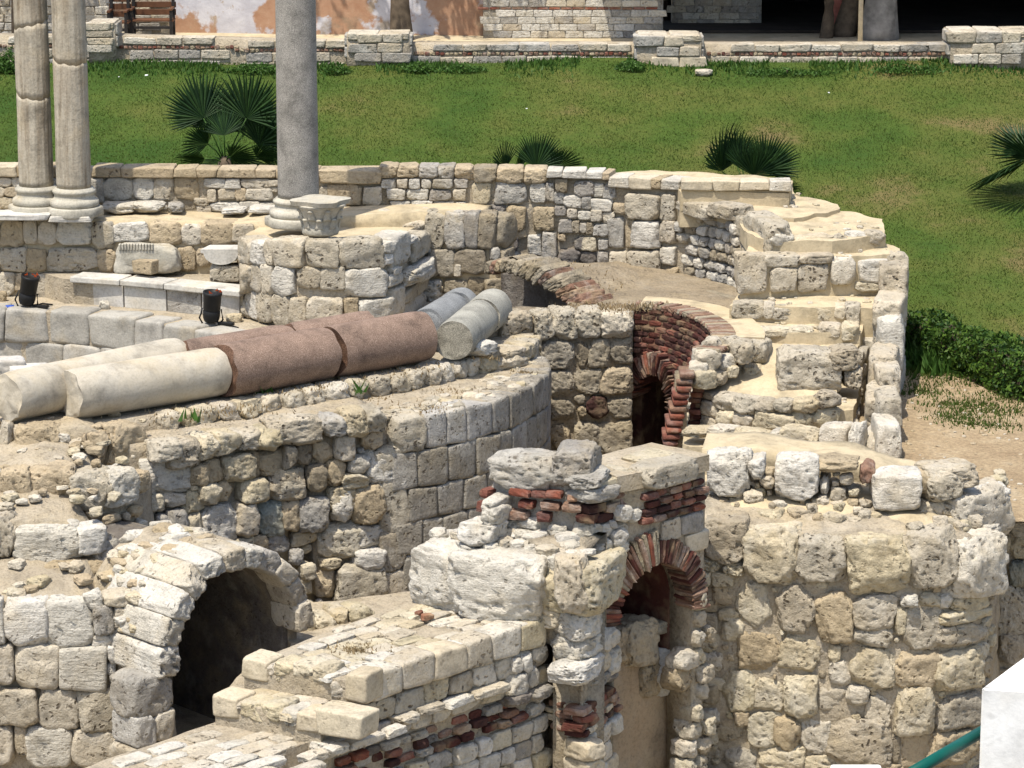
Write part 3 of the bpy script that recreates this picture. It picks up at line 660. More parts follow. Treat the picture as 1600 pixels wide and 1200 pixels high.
# debris course on the platform in front of the rear wall
fb2 = Face(wb, [G(150, 46.25, -7.6), G(420, 46.2, -7.6), G(560, 46.05, -7.6), G(640, 45.85, -7.6), G(668, 45.6, -7.6)])
fb2.px(C1, [(430, 850, 560, 890, 'w'), (560, 845, 680, 885), (700, 850, 760, 885, 'g'), (925, 870, 1020, 890), (1040, 865, 1150, 890, 'w'), (1420, 890, 1530, 945, 'w'), (1530, 890, 1600, 945)], 'rub', ('lime', 'white'), (.0, .1), depth=.4)
fb2.px(C2, [(90, 885, 200, 945, 'w'), (195, 895, 300, 940), (300, 890, 425, 970, 'w'), (330, 880, 430, 905, 'w'), (230, 880, 320, 900)], 'rub', ('white', 'lime'), (.0, .1), depth=.5)

# ================================================================== STAIR: the stepped end of the outer wall
st = thing('stone_stair', P(1250, 640, Y=39), 'broad worn stone stair with sandy treads stepping down the curved wall end beside the lawn', 'stairs')
def tread(poly, z, zb, mat='sand'): return slab(st.o, 'tread', poly, z, zb, mat, .038, .13)
tread([(1064, 297), (1235, 297), (1238, 280), (1060, 267), (1000, 266), (960, 268), (1062, 284)], -7.135, -7.45)
tread([(1040, 292), (1066, 314), (1152, 335), (1240, 342), (1312, 327), (1308, 319), (1245, 305), (1238, 292), (1060, 290)], -7.37, -7.55)
tread([(1150, 339), (1168, 365), (1205, 376), (1300, 377), (1384, 367), (1378, 342), (1310, 328), (1230, 328)], -7.43, -7.7)
tread([(1180, 348), (1190, 362), (1215, 371), (1300, 372), (1378, 363), (1372, 345), (1310, 330), (1240, 332)], -7.5, -10.6)
tread([(1175, 380), (1157, 404), (1282, 401), (1409, 398), (1404, 388), (1384, 378), (1200, 376)], -7.62, -10.8)
tread([(1155, 455), (1141, 477), (1250, 481), (1371, 482), (1376, 462), (1380, 448), (1155, 445)], -8.2, -10.8)
tread([(1150, 500), (1140, 516), (1250, 521), (1345, 522), (1350, 505), (1356, 495), (1150, 493)], -8.43, -11)
tread([(1120, 530), (1180, 543), (1230, 549), (1340, 545), (1345, 532), (1345, 518), (1130, 518)], -8.58, -11)
tread([(1079, 607), (1130, 627), (1230, 645), (1334, 640), (1345, 600), (1340, 548), (1130, 550), (1098, 575)], -9.03, -12)
tread([(1066, 692), (1120, 702), (1330, 724), (1347, 690), (1342, 634), (1079, 625)], -9.42, -12)
tread([(1058, 294), (1063, 300), (1234, 301), (1236, 284), (1062, 270)], -7.165, -7.7)
def rf(px0, px1, Y, z, xs=None): return Face(st, [G(px0, Y, z), G(px1, Y, z)], False)
def lineface(a, b, z): pa, pb = P(*a, z=z), P(*b, z=z); return Face(st, [(pa.x, pa.y), (pb.x, pb.y)], False)
f0 = lineface((1060, 297), (1236, 298), -7.135)
f0.px(C3, [(172, 752, 303, 792, 'f'), (303, 752, 415, 795, 'f'), (415, 754, 540, 792, 'f'), (540, 754, 632, 796, 'w')], 'cut', ('fresh',), (.04, .05), 1.0, 'coping_stone', depth=.4, tilt=0)
f1 = Face(st, [(P(1062, 318, z=-7.37).x, P(1062, 318, z=-7.37).y), (P(1150, 338, z=-7.37).x, P(1150, 338, z=-7.37).y)], False)
f1.px(C3, [(160, 845, 290, 902, 'p'), (290, 850, 405, 912, 'p')], 'ash', ('pit',), (.05, .07), 1.0, depth=.4)
f2 = lineface((1150, 342), (1204, 376), -7.43)
f2.px(C3, [(400, 905, 440, 985, 'p'), (440, 910, 545, 1025, 'p')], 'ash', ('pit', 'lime'), (.03, .05), depth=.4)
f2b = lineface((1204, 377), (1384, 368), -7.43)
f2b.px(C3, [(545, 970, 640, 1025), (640, 985, 800, 1025, 'f'), (800, 985, 880, 1028), (880, 972, 950, 1025, 'w'), (945, 968, 1022, 1022, 'p')], 'rub', ('lime', 'pit'), (.0, .03), depth=.3)
f3 = lineface((1156, 405), (1410, 399), -7.62)
f3.px(C6, [(410, 130, 525, 285), (545, 180, 650, 280), (660, 165, 780, 280), (800, 140, 895, 250), (915, 150, 1030, 245, 'w'), (1030, 128, 1110, 242, 'p'), (900, 245, 1000, 280), (520, 130, 660, 180, 'p'), (660, 130, 800, 165)], 'ash', ('lime', 'pit', 'yel'), (.02, .06), depth=.35)
f4 = lineface((1141, 478), (1371, 483), -8.2)
f4.px(C6, [(385, 330, 515, 395, 'p'), (545, 350, 660, 400, 'p'), (695, 350, 800, 405), (810, 345, 855, 400, 'f'), (855, 340, 915, 420, 'p'), (515, 335, 560, 395)], 'ash', ('lime', 'yel'), (.0, .05), depth=.35)
f5 = lineface((1140, 517), (1345, 523), -8.43)
f5.px(C6, [(370, 440, 480, 480, 'f'), (480, 440, 620, 475), (620, 435, 715, 470), (745, 425, 835, 480), (840, 420, 910, 490)], 'rub', ('lime', 'yel'), (.0, .05), depth=.35)
f6 = lineface((1118, 545), (1235, 552), -8.58)
f6.px(C6, [(325, 490, 400, 545, 'p', .3), (395, 480, 470, 530, 'p', .3), (335, 545, 460, 600, 'p', .5), (470, 475, 545, 560, .35), (460, 560, 530, 640, .55), (240, 540, 320, 590, 'y', .45)], 'rub', ('pit', 'yel'), (.05, .1), depth=.45)
f7 = Face(st, [(P(*q, z=-9.03).x, P(*q, z=-9.03).y) for q in ((1079, 610), (1130, 628), (1230, 646), (1336, 640))])
f7.px(C6, [(190, 720, 230, 760), (205, 692, 262, 728), (255, 700, 312, 728), (195, 735, 265, 785), (265, 740, 330, 800), (330, 780, 390, 850), (390, 790, 465, 855), (200, 790, 240, 850), (240, 795, 325, 858), (480, 790, 640, 860, 'y'), (640, 780, 720, 855), (720, 770, 830, 860), (310, 710, 390, 775, 'p'), (390, 725, 480, 790, 'p'), (480, 735, 560, 790, 'p'), (560, 735, 640, 785, 'p'), (640, 730, 740, 785), (740, 700, 830, 770, 'p')], 'rub', ('yel', 'lime', 'yel'), (.03, .09), 1.06, depth=.3)
f8 = lineface((1068, 693), (1332, 726), -9.42)
f8.px(C6, [(175, 855, 290, 892), (280, 850, 385, 892), (530, 868, 585, 918), (585, 858, 735, 965, 'big'), (745, 845, 855, 975, 'ash'), (385, 860, 530, 900), (440, 890, 520, 960), (860, 840, 915, 985, 'w')], 'rub', ('yel', 'lime'), (.0, .06), depth=.35)
# right-hand outer shell of the stair, lower towards the viewer
SH = [(5.62, 43.15), (5.5, 42.2), (5.3, 41.2), (5.1, 40.0), (4.95, 38.8), (4.84, 37.75)]
for i, (a, b) in enumerate(zip(SH, SH[1:])):
    zt_ = [-7.68, -8.0, -8.5, -8.8, -9.1][i]
    nrm = Vector((b[0]-a[0], b[1]-a[1])).normalized(); inn = Vector((nrm.y, -nrm.x))*.34
    a_, b_ = Vector(a), Vector(b); L_ = (b_-a_).length; mid = (a_+b_)/2+inn*.5; an = math.atan2(nrm.y, nrm.x); zz_ = zt_
    while zz_ > -9.5:
        hh = RG.uniform(.34, .5); k2 = RG.uniform(.95, 1.08)
        st.stone(Matrix.Translation((mid.x, mid.y, zz_-hh/2+ZC)) @ Matrix.Rotation(an, 4, 'Z') @ Matrix.Diagonal((L_*k2, .38*k2, hh*1.02, 1)), 'ash', RG.choice(('lime', 'pit', 'lime')), 'stone'); zz_ -= hh
fR = Face(st, [G(1328, 38.2, -9.2), G(1336, 39.1, -9.0), G(1347, 40.8, -8.7), G(1374, 42.0, -8.4), G(1384, 42.9, -8.2)])
def rtop(s): y = fR.at(s)[0].y; return -8.22 if y > 42.0 else (-8.45 if y > 41.6 else (-8.6 if y > 40.6 else -9.05))
fR.courses(rows(-8.2, -9.6, .21), (.24, .42), mats=('lime', 'grey', 'yel', 'pit'), kind='ash', prot=(.0, .05), hole=lambda s, z: z+.1 > rtop(s), depth=.3)
shell = Face(st, [(5.27, 42.98), (5.62, 43.0)], False)
shell.px(C6, [(1030, 128, 1112, 245, 'p'), (1040, 250, 1108, 400)], 'ash', ('lime',), (.03, .06), depth=.4)
for (px0, px1, y0, y1, Y, m) in [(1375, 1413, 500, 576, 40.9, 'white'), (1372, 1407, 577, 622, 39.6, 'lime'), (1373, 1409, 623, 668, 38.4, 'pit'), (1371, 1409, 668, 726, 37.6, 'lime')]:
    fs = Face(st, [G(px0, Y, -9), G(px1, Y, -9)], False)
    fs.px((0, 0, 1), [(px0, y0, px1, y1)], 'ash', (m,), (.0, .02), 1.05, depth=.8)
for (x0, y0, x1, y1, z) in ((1180, 345, 1370, 362, -7.43), (1190, 382, 1390, 398, -7.62), (1170, 460, 1360, 476, -8.2), (1160, 505, 1335, 516, -8.43), (1110, 605, 1320, 632, -9.02), (1100, 300, 1290, 325, -7.37)):
    for _ in range(22):
        q = P(RG.uniform(x0, x1), RG.uniform(y0, y1), z=z); k2 = RG.uniform(.03, .09)
        st.stone(Matrix.Translation(q) @ Matrix.Rotation(RG.random()*3, 4, 'Z') @ Matrix.Diagonal((k2*1.5, k2, k2*.7, 1)), 'rub', RG.choice(('lime', 'yel')), 'fill')
# sand drift and boulder on the broken step
top_ = [P(1120, 560, Y=40.4), P(1145, 545, Y=40.6), P(1190, 536, Y=40.85), P(1235, 548, Y=40.75), P(1300, 546, Y=40.7)]; bot_ = [P(1085, 606, z=-9.02), P(1125, 622, z=-9.0), P(1170, 630, z=-8.99), P(1230, 635, z=-8.99), P(1310, 628, z=-8.99)]
v, f = [], []
for i in range(17):
    u = i/16*4; k = min(3, int(u)); w = u-k; a, b = top_[k].lerp(top_[k+1], w), bot_[k].lerp(bot_[k+1], w)
    for j in range(11):
        t = j/10; p = a.lerp(b, t); p.z = a.z+(b.z-a.z)*(t**.65)+nz(p, 2.5)*.05+nz(p, 8)*.02+.02; v.append(p)
for i in range(16):
    for j in range(10): f.append((i*11+j, (i+1)*11+j, (i+1)*11+j+1, i*11+j+1))
meshobj('sand_drift', v, f, M['sand'], st.o)
fb_ = Face(st, [G(1210, 39.9), G(1315, 39.9)], False)
fb_.px(C6, [(580, 530, 830, 695, 'big'), (790, 520, 910, 600, 'big'), (850, 600, 920, 680)], 'big', ('pit',), (.1, .2), depth=.6)
for a, b in (((1143, 610), (1182, 598)), ((1180, 598), (1200, 570)), ((1115, 590), (1130, 603))):
    pa, pb = P(*a, z=-8.98), P(*b, z=-8.95); m = (pa+pb)/2; d = pb-pa
    st.stone(Matrix.Translation(m) @ Matrix.Rotation(math.atan2(d.y, d.x), 4, 'Z') @ Matrix.Diagonal((d.length, .07, .12, 1)), 'brick', 'brick', 'brick')
for q in ((1128, 537, -8.5), (1110, 545, -8.55)):
    p = P(q[0], q[1], z=q[2]); st.stone(Matrix.Translation(p) @ Matrix.Rotation(.5, 4, 'Z') @ Matrix.Diagonal((.42, .3, .07, 1)), 'brick', 'brickt', 'brick')

for (px_, py_, Y_, k_) in ((1104, 562, 39.95, .30), (1128, 566, 40.1, .26), (1098, 592, 39.75, .24), (1118, 590, 39.9, .2), (1112, 540, 40.2, .22), (1142, 580, 40.0, .16), (1160, 548, 40.15, .3), (1146, 540, 40.3, .24), (1092, 575, 39.8, .18)):
    st.stone(Matrix.Translation(P(px_, py_, Y=Y_)) @ Matrix.Rotation(RG.random()*3, 4, 'Z') @ Matrix.Diagonal((k_*1.35, k_*1.1, k_, 1)), 'rub', RG.choice(('yel', 'pit', 'lime')), 'stone')
# ================================================================== COLUMN PIER with curved front
pr = thing('stone_pier', P(510, 495, Y=43.6), 'round-fronted pier of big pitted white blocks under the grey column', 'pier')
fp = Face(pr, [G(383, 45.2, -8), G(378, 44.5, -8), G(392, 43.95, -8), G(430, 43.55, -8), G(490, 43.35, -8), G(550, 43.35, -8), G(600, 43.55, -8), G(628, 44.0, -8), G(650, 44.8, -8)])
fp.core(-7.72, -9.6, .5, 'mortar', .05)
PT = [(383, 366), (402, 376), (450, 378), (520, 377), (600, 373), (640, 360), (668, 345), (640, 338), (500, 338), (420, 348)]
slab(pr.o, 'sand_top', PT, -7.70, -9, 'sand', .015)
C10b = (300, 280, .25)
fp.px(C10b, [(320, 375, 395, 530), (390, 385, 465, 530), (465, 380, 515, 530), (510, 375, 695, 545), (715, 385, 920, 550, 'p'), (920, 380, 1185, 555, 'p'), (1180, 390, 1250, 460), (1180, 465, 1240, 530), (1245, 350, 1345, 530, 'w'), (1320, 365, 1395, 405), (1370, 345, 1470, 480),
 (285, 525, 385, 690), (380, 535, 460, 700), (450, 535, 512, 715), (505, 545, 640, 725, 'w'), (660, 550, 805, 680), (805, 550, 955, 690, 'p'), (960, 560, 1210, 735, 'w'), (1240, 550, 1285, 590, 'w'), (1210, 590, 1300, 660), (1325, 525, 1470, 630, 'w', 'rub', .2), (1300, 650, 1470, 740, 'p'), (1465, 590, 1585, 745, 'w', 'rub', .2),
 (300, 690, 355, 850), (350, 700, 415, 870), (415, 705, 505, 890), (500, 725, 615, 915, 'p'), (615, 740, 720, 915), (720, 740, 940, 915), (950, 740, 1035, 850, 't'), (1035, 750, 1240, 870), (1230, 680, 1310, 850), (1310, 745, 1460, 850), (1240, 400, 1300, 560, .02)], 'ash', ('lime', 'lime', 'pit', 'white'), (.03, .08), 1.03)
fp.darts([(600, 370), (690, 380), (690, 490), (600, 495)], [(.2, .16), (.12, .1)], mats=('white', 'lime'), tries=80)

# ================================================================== THEATRE FLOOR AND SEATING STEPS
E1 = [(-300, 478), (0, 483), (120, 487), (250, 503), (340, 520), (400, 540), (430, 556)]
E2 = [(-300, 527), (0, 532), (140, 540), (210, 550), (270, 563), (330, 585)]
se = thing('seating_step', P(120, 535, z=-9.26), 'curved grey marble seating steps of the theatre behind the fallen cream columns', 'steps')
p1 = [(P(x, y, z=-8.77).x, P(x, y, z=-8.77).y) for x, y in E1]; p2 = [(P(x, y, z=-9.26).x, P(x, y, z=-9.26).y) for x, y in E2]
slab(se.o, 'floor_slab', p1+[tuple(P(660, 535, z=-8.79)[:2]), tuple(P(745, 490, z=-8.79)[:2]), (-.4, 46.2), (p1[0][0], 46.2)], -8.79, -12, 'mortar', .01, .4, pxl=False)
slab(se.o, 'lower_step', p2+[(-2.0, 42), (-2.0, 43.5), (p1[-1][0], p1[-1][1]+.5)]+[(x, y+.4) for x, y in reversed(p1[:-1])], -9.28, -12, 'seat', .006, .4, pxl=False)
fe = Face(se, p1)
for (zt_, zb_), fc, z0 in (((-8.77, -9.26), fe, 0), ((-9.26, -9.75), Face(se, p2), 0)):
    s = 0
    while s < fc.L-.3:
        w = RG.uniform(.55, .85); fc.put(s+.006, s+w-.006, zb_, zt_+.005, 'cut', 'seat', depth=.5, prot=.075, name='seat_block'); s += w
# ================================================================== MARBLE BENCH
be = thing('marble_bench', P(240, 490, z=-8.77), 'marble bench of three seat slabs on upright blocks before the low rear wall', 'bench')
bz = -8.40
slab(be.o, 'bench_fill', [tuple(P(x, y, z=-8.42)[:2]) for x, y in ((100, 436), (190, 441), (260, 447), (380, 459))]+[(G(400, 45.9)[0], 45.9), (G(60, 45.9)[0], 45.9)], -8.42, -9, 'mortar', .01, .4, pxl=False)
def bpt(px, py): return P(px, py, z=bz)
segs = [(108, 432, 187, 437), (187, 437, 255, 443), (255, 443, 374, 455)]
for i, (xa, ya, xb, yb) in enumerate(segs):
    a, b = P(xa, ya, z=-8.36), P(xb, yb, z=-8.36); d = b-a; ang = math.atan2(d.y, d.x); nrm = Vector((-math.sin(ang), math.cos(ang), 0))
    m = (a+b)/2+nrm*.22; box_mesh('seat_slab', m-Vector((0, 0, .045)), (d.length-.012, .46, .09), 'marble', be.o, ang, .018, .01)
for xa, ya, xb, yb, mt in [(113, 440, 190, 446, 'marble'), (191, 446, 257, 452, 'marble'), (258, 452, 312, 457, 'grey'), (313, 458, 372, 463, 'marble')]:
    a, b = P(xa, ya, z=-8.45), P(xb, yb, z=-8.45); d = b-a; ang = math.atan2(d.y, d.x); nrm = Vector((-math.sin(ang), math.cos(ang), 0))
    m = (a+b)/2+nrm*.16; m.z = (-8.46-8.80)/2+ZC; box_mesh('front_block', m, (d.length-.012, .24, .33), mt, be.o, ang, .008, .006)

# ================================================================== CROSS WALL and fill behind it
wx = thing('stone_wall', P(890, 700, Y=42.3), 'short brown rubble cross wall closing the passage left of the brick niche', 'wall')
fx = Face(wx, [G(740, 41.6, -9), G(800, 42.1, -9), G(860, 42.4, -9), G(989, 42.5, -9)])
fx.core([(740, 503), (780, 497), (870, 497), (990, 490)], -12.2, .75, 'mortard', .05, amp=.05)
fx.px(C5, [(755, 372, 880, 472, 'p'), (895, 372, 975, 480), (968, 365, 1072, 480), (1065, 362, 1172, 472), (1172, 370, 1302, 472)], 'big', ('pit', 'lime'), (.06, .1), depth=.5)
fx.px(C5, [(845, 485, 915, 575), (925, 490, 1060, 600), (1060, 495, 1125, 600), (1120, 480, 1210, 595), (1210, 480, 1300, 580), (960, 615, 1060, 715), (1060, 610, 1170, 710), (1170, 600, 1300, 705), (960, 735, 1060, 820), (1075, 760, 1110, 800), (1110, 720, 1200, 810, 'B'), (1200, 730, 1300, 810), (960, 840, 1040, 930), (1060, 830, 1160, 940), (1160, 830, 1300, 970), (960, 950, 1060, 1020), (1060, 950, 1180, 1020)], 'big', ('dirty', 'dirty', 'tan'), (.0, .05), depth=.4)
fx.darts([(800, 500), (992, 495), (992, 720), (850, 720)], [(.3, .22), (.18, .13), (.1, .08)], mats=('dirty', 'tan', 'brickt', 'dirty'), tries=140)
# ruined brick vault rib behind the cross wall
rb = thing('brick_arch', P(830, 480, Y=43.6), 'broken brick arch rib over a dark hole behind the cross wall, dry grass on top', 'arch')
ra, rb_ = G(757, 44.5, -8.3), G(925, 43.2, -8.3)
fr = Face(rb, [ra, rb_], False)
hs = [fr.hit(762, 428), fr.hit(792, 424), fr.hit(832, 437), fr.hit(868, 457), fr.hit(902, 486)]
ho = [fr.hit(765, 409), fr.hit(800, 403), fr.hit(850, 415), fr.hit(895, 442), fr.hit(928, 476)]
for i in range(4):
    for k in range(4):
        u = (k+.5)/4; a = [hs[i][j]+(hs[i+1][j]-hs[i][j])*u for j in (0, 1)]; b = [ho[i][j]+(ho[i+1][j]-ho[i][j])*u for j in (0, 1)]
        cs, cz = (a[0]+b[0])/2, (a[1]+b[1])/2; ln = math.hypot(b[0]-a[0], b[1]-a[1]); an = math.atan2(b[1]-a[1], b[0]-a[0])
        w = math.hypot(hs[i+1][0]-hs[i][0], hs[i+1][1]-hs[i][1])/4*1.08
        q = fr.pt(cs, cz, -.2); t = fr.at(cs)[1]; T3 = Vector((t.x, t.y, 0)); out = Vector((t.y, -t.x, 0)); rd = T3*math.cos(an)+Vector((0, 0, 1))*math.sin(an); tg = -T3*math.sin(an)+Vector((0, 0, 1))*math.cos(an)
        L_ = ln*RG.uniform(.8, 1.1); rb.stone(Matrix(((rd.x*L_, -out.x*.6, tg.x*w, q.x), (rd.y*L_, -out.y*.6, tg.y*w, q.y), (rd.z*L_, -out.z*.6, tg.z*w, q.z), (0, 0, 0, 1))), 'ash', RG.choice(('brickt', 'dirty', 'tan', 'dirty')), 'voussoir')
v, f = [], []
for i in range(13):
    u = i/12*4; k = min(3, int(u)); w = u-k
    s_, z_ = [ho[k][j]+(ho[k+1][j]-ho[k][j])*w for j in (0, 1)]
    for j in range(12):
        p = fr.pt(s_, z_, .0-j*.28); p.z = max(min(p.z, -8.44+ZC), p.z-.03-.045*j)+nz(p, 3)*.08+nz(p, 9)*.03; v.append(p)
for i in range(12):
    for j in range(11): f.append((i*12+j, (i+1)*12+j, (i+1)*12+j+1, i*12+j+1))
o = meshobj('earth_cap', v, f, M['mortard'], rb.o)  # cap carried back as an added roof to keep the hole in shade
DRY = []
for _ in range(330):
    i = RG.randrange(12)*11+RG.randrange(5); a, b, c, d = [v[k] for k in f[i]]; u, w = RG.random(), RG.random(); DRY.append(tuple(a.lerp(b, u).lerp(d.lerp(c, u), w)))
fr.darts([(775, 440), (880, 480), (880, 492), (790, 492), (770, 455)], [(.3, .3)], mats=('dark',), tries=0)

# ================================================================== BRICK NICHE
nb = thing('brick_niche', P(1040, 700, Y=41.5), 'curved dark red brick niche with an arched opening beside the stair', 'niche')
UP = [G(991, 42.95, -8.4), G(1030, 42.85, -8.4), G(1068, 42.45, -8.4), G(1098, 41.8, -8.4), G(1113, 41.0, -8.4), G(1106, 40.3, -8.4), G(1090, 39.95, -8.4)]
LO = [G(989, 42.8, -9.6), G(1018, 42.6, -9.6), G(1046, 42.1, -9.6), G(1072, 41.5, -9.6), G(1086, 40.9, -9.6), G(1085, 40.35, -9.6), G(1074, 39.95, -9.6)]
def npath(z):
    u = min(1, max(0, (-8.45-z)/.75)); return [(a[0]+(b[0]-a[0])*u, a[1]+(b[1]-a[1])*u) for a, b in zip(UP, LO)]
flo = Face(nb, LO); SCN = flo.hit(1024, 640)[0]; RIN, RON = .40, .72; ZCN = flo.hit(1034, 590)[1]-RIN
print('niche', flo.L, SCN, flo.hit(1038, 588), flo.hit(988, 690), flo.hit(1060, 640))
def nhole(s, z, r=RON): return (abs(s-SCN) < r if z < ZCN else math.hypot(s-SCN, z-ZCN) < r)
zr = -8.42; ri = 0; allv = []; 
while zr > -10.9:
    h = .078; fz = Face(nb, npath(zr-h/2)); k = fz.L/flo.L
    s = -.1 if ri % 2 else 0
    while s < fz.L:
        a, b = max(0, s+.006), min(fz.L, s+.21-.006); s += .21
        if b-a < .05: continue
        if nhole((a+b)/2/k, zr-h/2): continue
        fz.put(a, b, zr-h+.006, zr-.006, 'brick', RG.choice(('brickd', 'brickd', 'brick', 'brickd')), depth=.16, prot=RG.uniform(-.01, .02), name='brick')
    zr -= h; ri += 1
# body of the niche wall
n = 26; zs = [-8.40-.12*i for i in range(27)]; vv, ff = [], []
fcs = [Face(nb, npath(z)) for z in zs]
for i in range(n+1):
    for fz, z in zip(fcs, zs): vv.append(fz.pt(fz.L*i/n, z, -.03))
for i in range(n):
    for j in range(26):
        if nhole(flo.L*(i+.5)/n, (zs[j]+zs[j+1])/2, RIN+.05): continue
        ff.append((i*27+j, (i+1)*27+j, (i+1)*27+j+1, i*27+j+1))
bm = bmesh.new(); bv = [bm.verts.new(q) for q in vv]
for q in ff: bm.faces.new([bv[i] for i in q])
bm.normal_update()
g = bmesh.ops.extrude_face_region(bm, geom=bm.faces[:])
for e in g['geom']:
    if isinstance(e, bmesh.types.BMVert):
        e.co += Vector((.62, .42, 0))
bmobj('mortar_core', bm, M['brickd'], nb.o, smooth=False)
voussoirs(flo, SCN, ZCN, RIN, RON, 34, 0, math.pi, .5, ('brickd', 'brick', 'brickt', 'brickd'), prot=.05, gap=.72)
# rim of brick on edge
fu = Face(nb, UP); s = 0
while s < fu.L:
    q, t = fu.at(s+.035); a = math.atan2(t.y, t.x)
    nb.stone(Matrix.Translation((q.x-t.y*.15, q.y+t.x*.15, -8.395+ZC)) @ Matrix.Rotation(a, 4, 'Z') @ Matrix.Diagonal((.066, .34, .07, 1)), 'brick', RG.choice(('brickt', 'brickt', 'tan', 'dirty')), 'rim_brick'); s += .067
def foff(k, d): q, t = fu.at(fu.L*k); return (q.x-t.y*d, q.y+t.x*d)
slab(nb.o, 'sand_band', [foff(.02+.75*i/10, .30) for i in range(11)]+[foff(.77-.75*i/10, .72) for i in range(11)], -8.375, -8.46, 'sand', .02, .25, pxl=False)
def fback(k): q, t = fu.at(fu.L*k); return (q.x-t.y*.5, q.y+t.x*.5)
slab(wx.o, 'sand_fill', [tuple(P(x, y, z=-8.38)[:2]) for x, y in ((1150, 446), (1060, 427), (900, 423), (884, 450), (888, 484), (960, 483), (985, 482))]+[fback(k) for k in (.0, .1, .2, .3, .4, .5, .6)], -8.40, -9.2, 'mortard', .03, pxl=False)
# toothed brick jamb at the right of the opening
fj = Face(nb, [G(1040, 39.5, -9.5), G(1090, 39.5, -9.5)], False)
for i in range(11):
    y0 = 582+i*10.6; x1 = 1082-i*2.6; fj.px((0, 0, 1), [(x1-20-(i % 2)*3, y0+1, x1+4, y0+9.6)], 'brick', ('brick', 'brick', 'brickt'), (.0, .05), 1.0, 'brick', depth=.5)
fj.core([(1052, 590), (1088, 580)], -12, .3, 'mortard', .1, s0=fj.hit(1056, 640)[0], s1=fj.hit(1074, 640)[0])

bar_ = None
# ================================================================== NEAR THEATRE WALL carrying the fallen columns
wn = thing('stone_wall', P(500, 900, Y=36.5), 'long near theatre wall of rubble and grey ashlar carrying the row of fallen columns', 'wall')
B1 = [G(-330, 35.7, -9), G(-60, 35.9, -9), G(240, 36.3, -9), G(430, 37.2, -9), G(600, 37.75, -9), G(700, 38.3, -9), G(790, 39.15, -9), G(842, 40.2, -9), G(856, 41.0, -9), G(846, 41.8, -9)]
fn = Face(wn, B1); sA = fn.hit(618, 760)[0]; ZB = -8.85
sV0, sV1 = fn.hit(268, 950)[0], fn.hit(462, 950)[0]
def vbot(s): return -9.95 if sV0-.15 < s < sV1+.3 else -12.4
fn.core([(-330, 705), (240, 697), (340, 680), (430, 668), (560, 655), (640, 650), (730, 630), (820, 600), (852, 585), (846, 565)], vbot, 2.3, 'mortar', .16, s1=sA, amp=.06, rise=.05)
fn.core([('s', sA, ZB), ('s', fn.L, ZB)], -12.4, 2.3, 'mortar', .05, s0=sA, amp=.02, rise=.03)
# ashlar facing
zr = [(ZB+.015, ZB-.44), (ZB-.44, ZB-.93), (ZB-.93, ZB-1.36), (ZB-1.36, ZB-1.8), (ZB-1.8, ZB-2.3)]
fn.put(sA-.02, sA+.46, ZB-.44, ZB+.02, 'ash', 'pit', depth=.6, prot=.05)
fn.courses(zr, (.26, .5), sA, fn.L+.1, mats=('patina', 'patina', 'patina', 'patina', 'grey'), kind='cut', prot=(.03, .045), gap=.004, jz=.002, tilt=.004, depth=.45)
# top paving of the ledge above the ashlar
LEDGE = [(600, 648), (660, 648), (760, 622), (840, 592), (856, 570), (838, 556), (820, 566), (740, 596), (640, 618), (560, 640)]
# upper setback courses carrying the columns
B0 = [G(-330, 36.2, -8.7), G(-50, 36.35, -8.7), G(225, 36.9, -8.7), G(430, 38.1, -8.7), G(570, 39.0, -8.7), G(690, 39.9, -8.7), G(790, 40.9, -8.7), G(832, 41.5, -8.7), G(838, 42.2, -8.7)]
fn0 = Face(wn, B0); ZT = -8.62
fn0.core(ZT, -9.6, 2.0, 'mortar', .05, amp=.03)
fn0.courses([(ZT+.03, ZT-.235)], (.2, .38), fn0.hit(215, 690)[0], fn0.L, mats=('yel', 'lime', 'pit', 'lime'), kind='rub', prot=(.02, .08), gap=.004, tilt=.06, depth=.4)
fn0.px(C5, [(640, 490, 720, 545, 'w'), (685, 510, 735, 560, 'r'), (740, 520, 840, 560), (720, 545, 835, 605)], 'rub', ('lime', 'yel'), (.05, .15), depth=.4)
# second course below, left half
fn.px(C4, [(625, 905, 750, 985, 'p'), (700, 900, 830, 1010, 'p'), (820, 885, 905, 980, 'y'), (895, 870, 1000, 960), (990, 860, 1085, 940), (1070, 850, 1170, 935), (1125, 810, 1335, 915, 'p'), (1330, 800, 1430, 880, 'g'), (1425, 780, 1525, 880, 'y'), (1520, 770, 1600, 860)], 'rub', ('pit', 'yel', 'lime'), (.06, .16), 1.05, depth=.5)
fn.px(C4, [(605, 985, 800, 1125, 'w'), (800, 1005, 875, 1090), (870, 985, 940, 1080, 't'), (940, 965, 1060, 1070, 'y'), (1050, 950, 1090, 1060, 't'), (1085, 950, 1205, 1050), (1180, 925, 1235, 1020, 'r'), (1240, 915, 1310, 1005, 'r'), (1310, 890, 1405, 1005), (1395, 875, 1475, 980), (1360, 985, 1440, 1090, 't'), (1455, 970, 1535, 1035, 'w'), (1130, 1025, 1270, 1150, 'p'), (1285, 1010, 1360, 1110, 'r'), (590, 1040, 655, 1130, 'w'), (1430, 1040, 1530, 1080, 'y')], 'rub', ('lime', 'yel', 'tan'), (-.04, .1), 1.05)
fn.px(C5, [(205, 945, 375, 1100, 'w', 'big'), (180, 850, 265, 940, 't'), (140, 1095, 305, 1200, 'y', 'big'), (40, 1100, 145, 1200, 'y'), (385, 935, 440, 1080, 'r'), (120, 970, 210, 1035, 'w'), (100, 1050, 200, 1100, 'y')], 'rub', ('lime', 'yel'), (-.02, .08), 1.05)
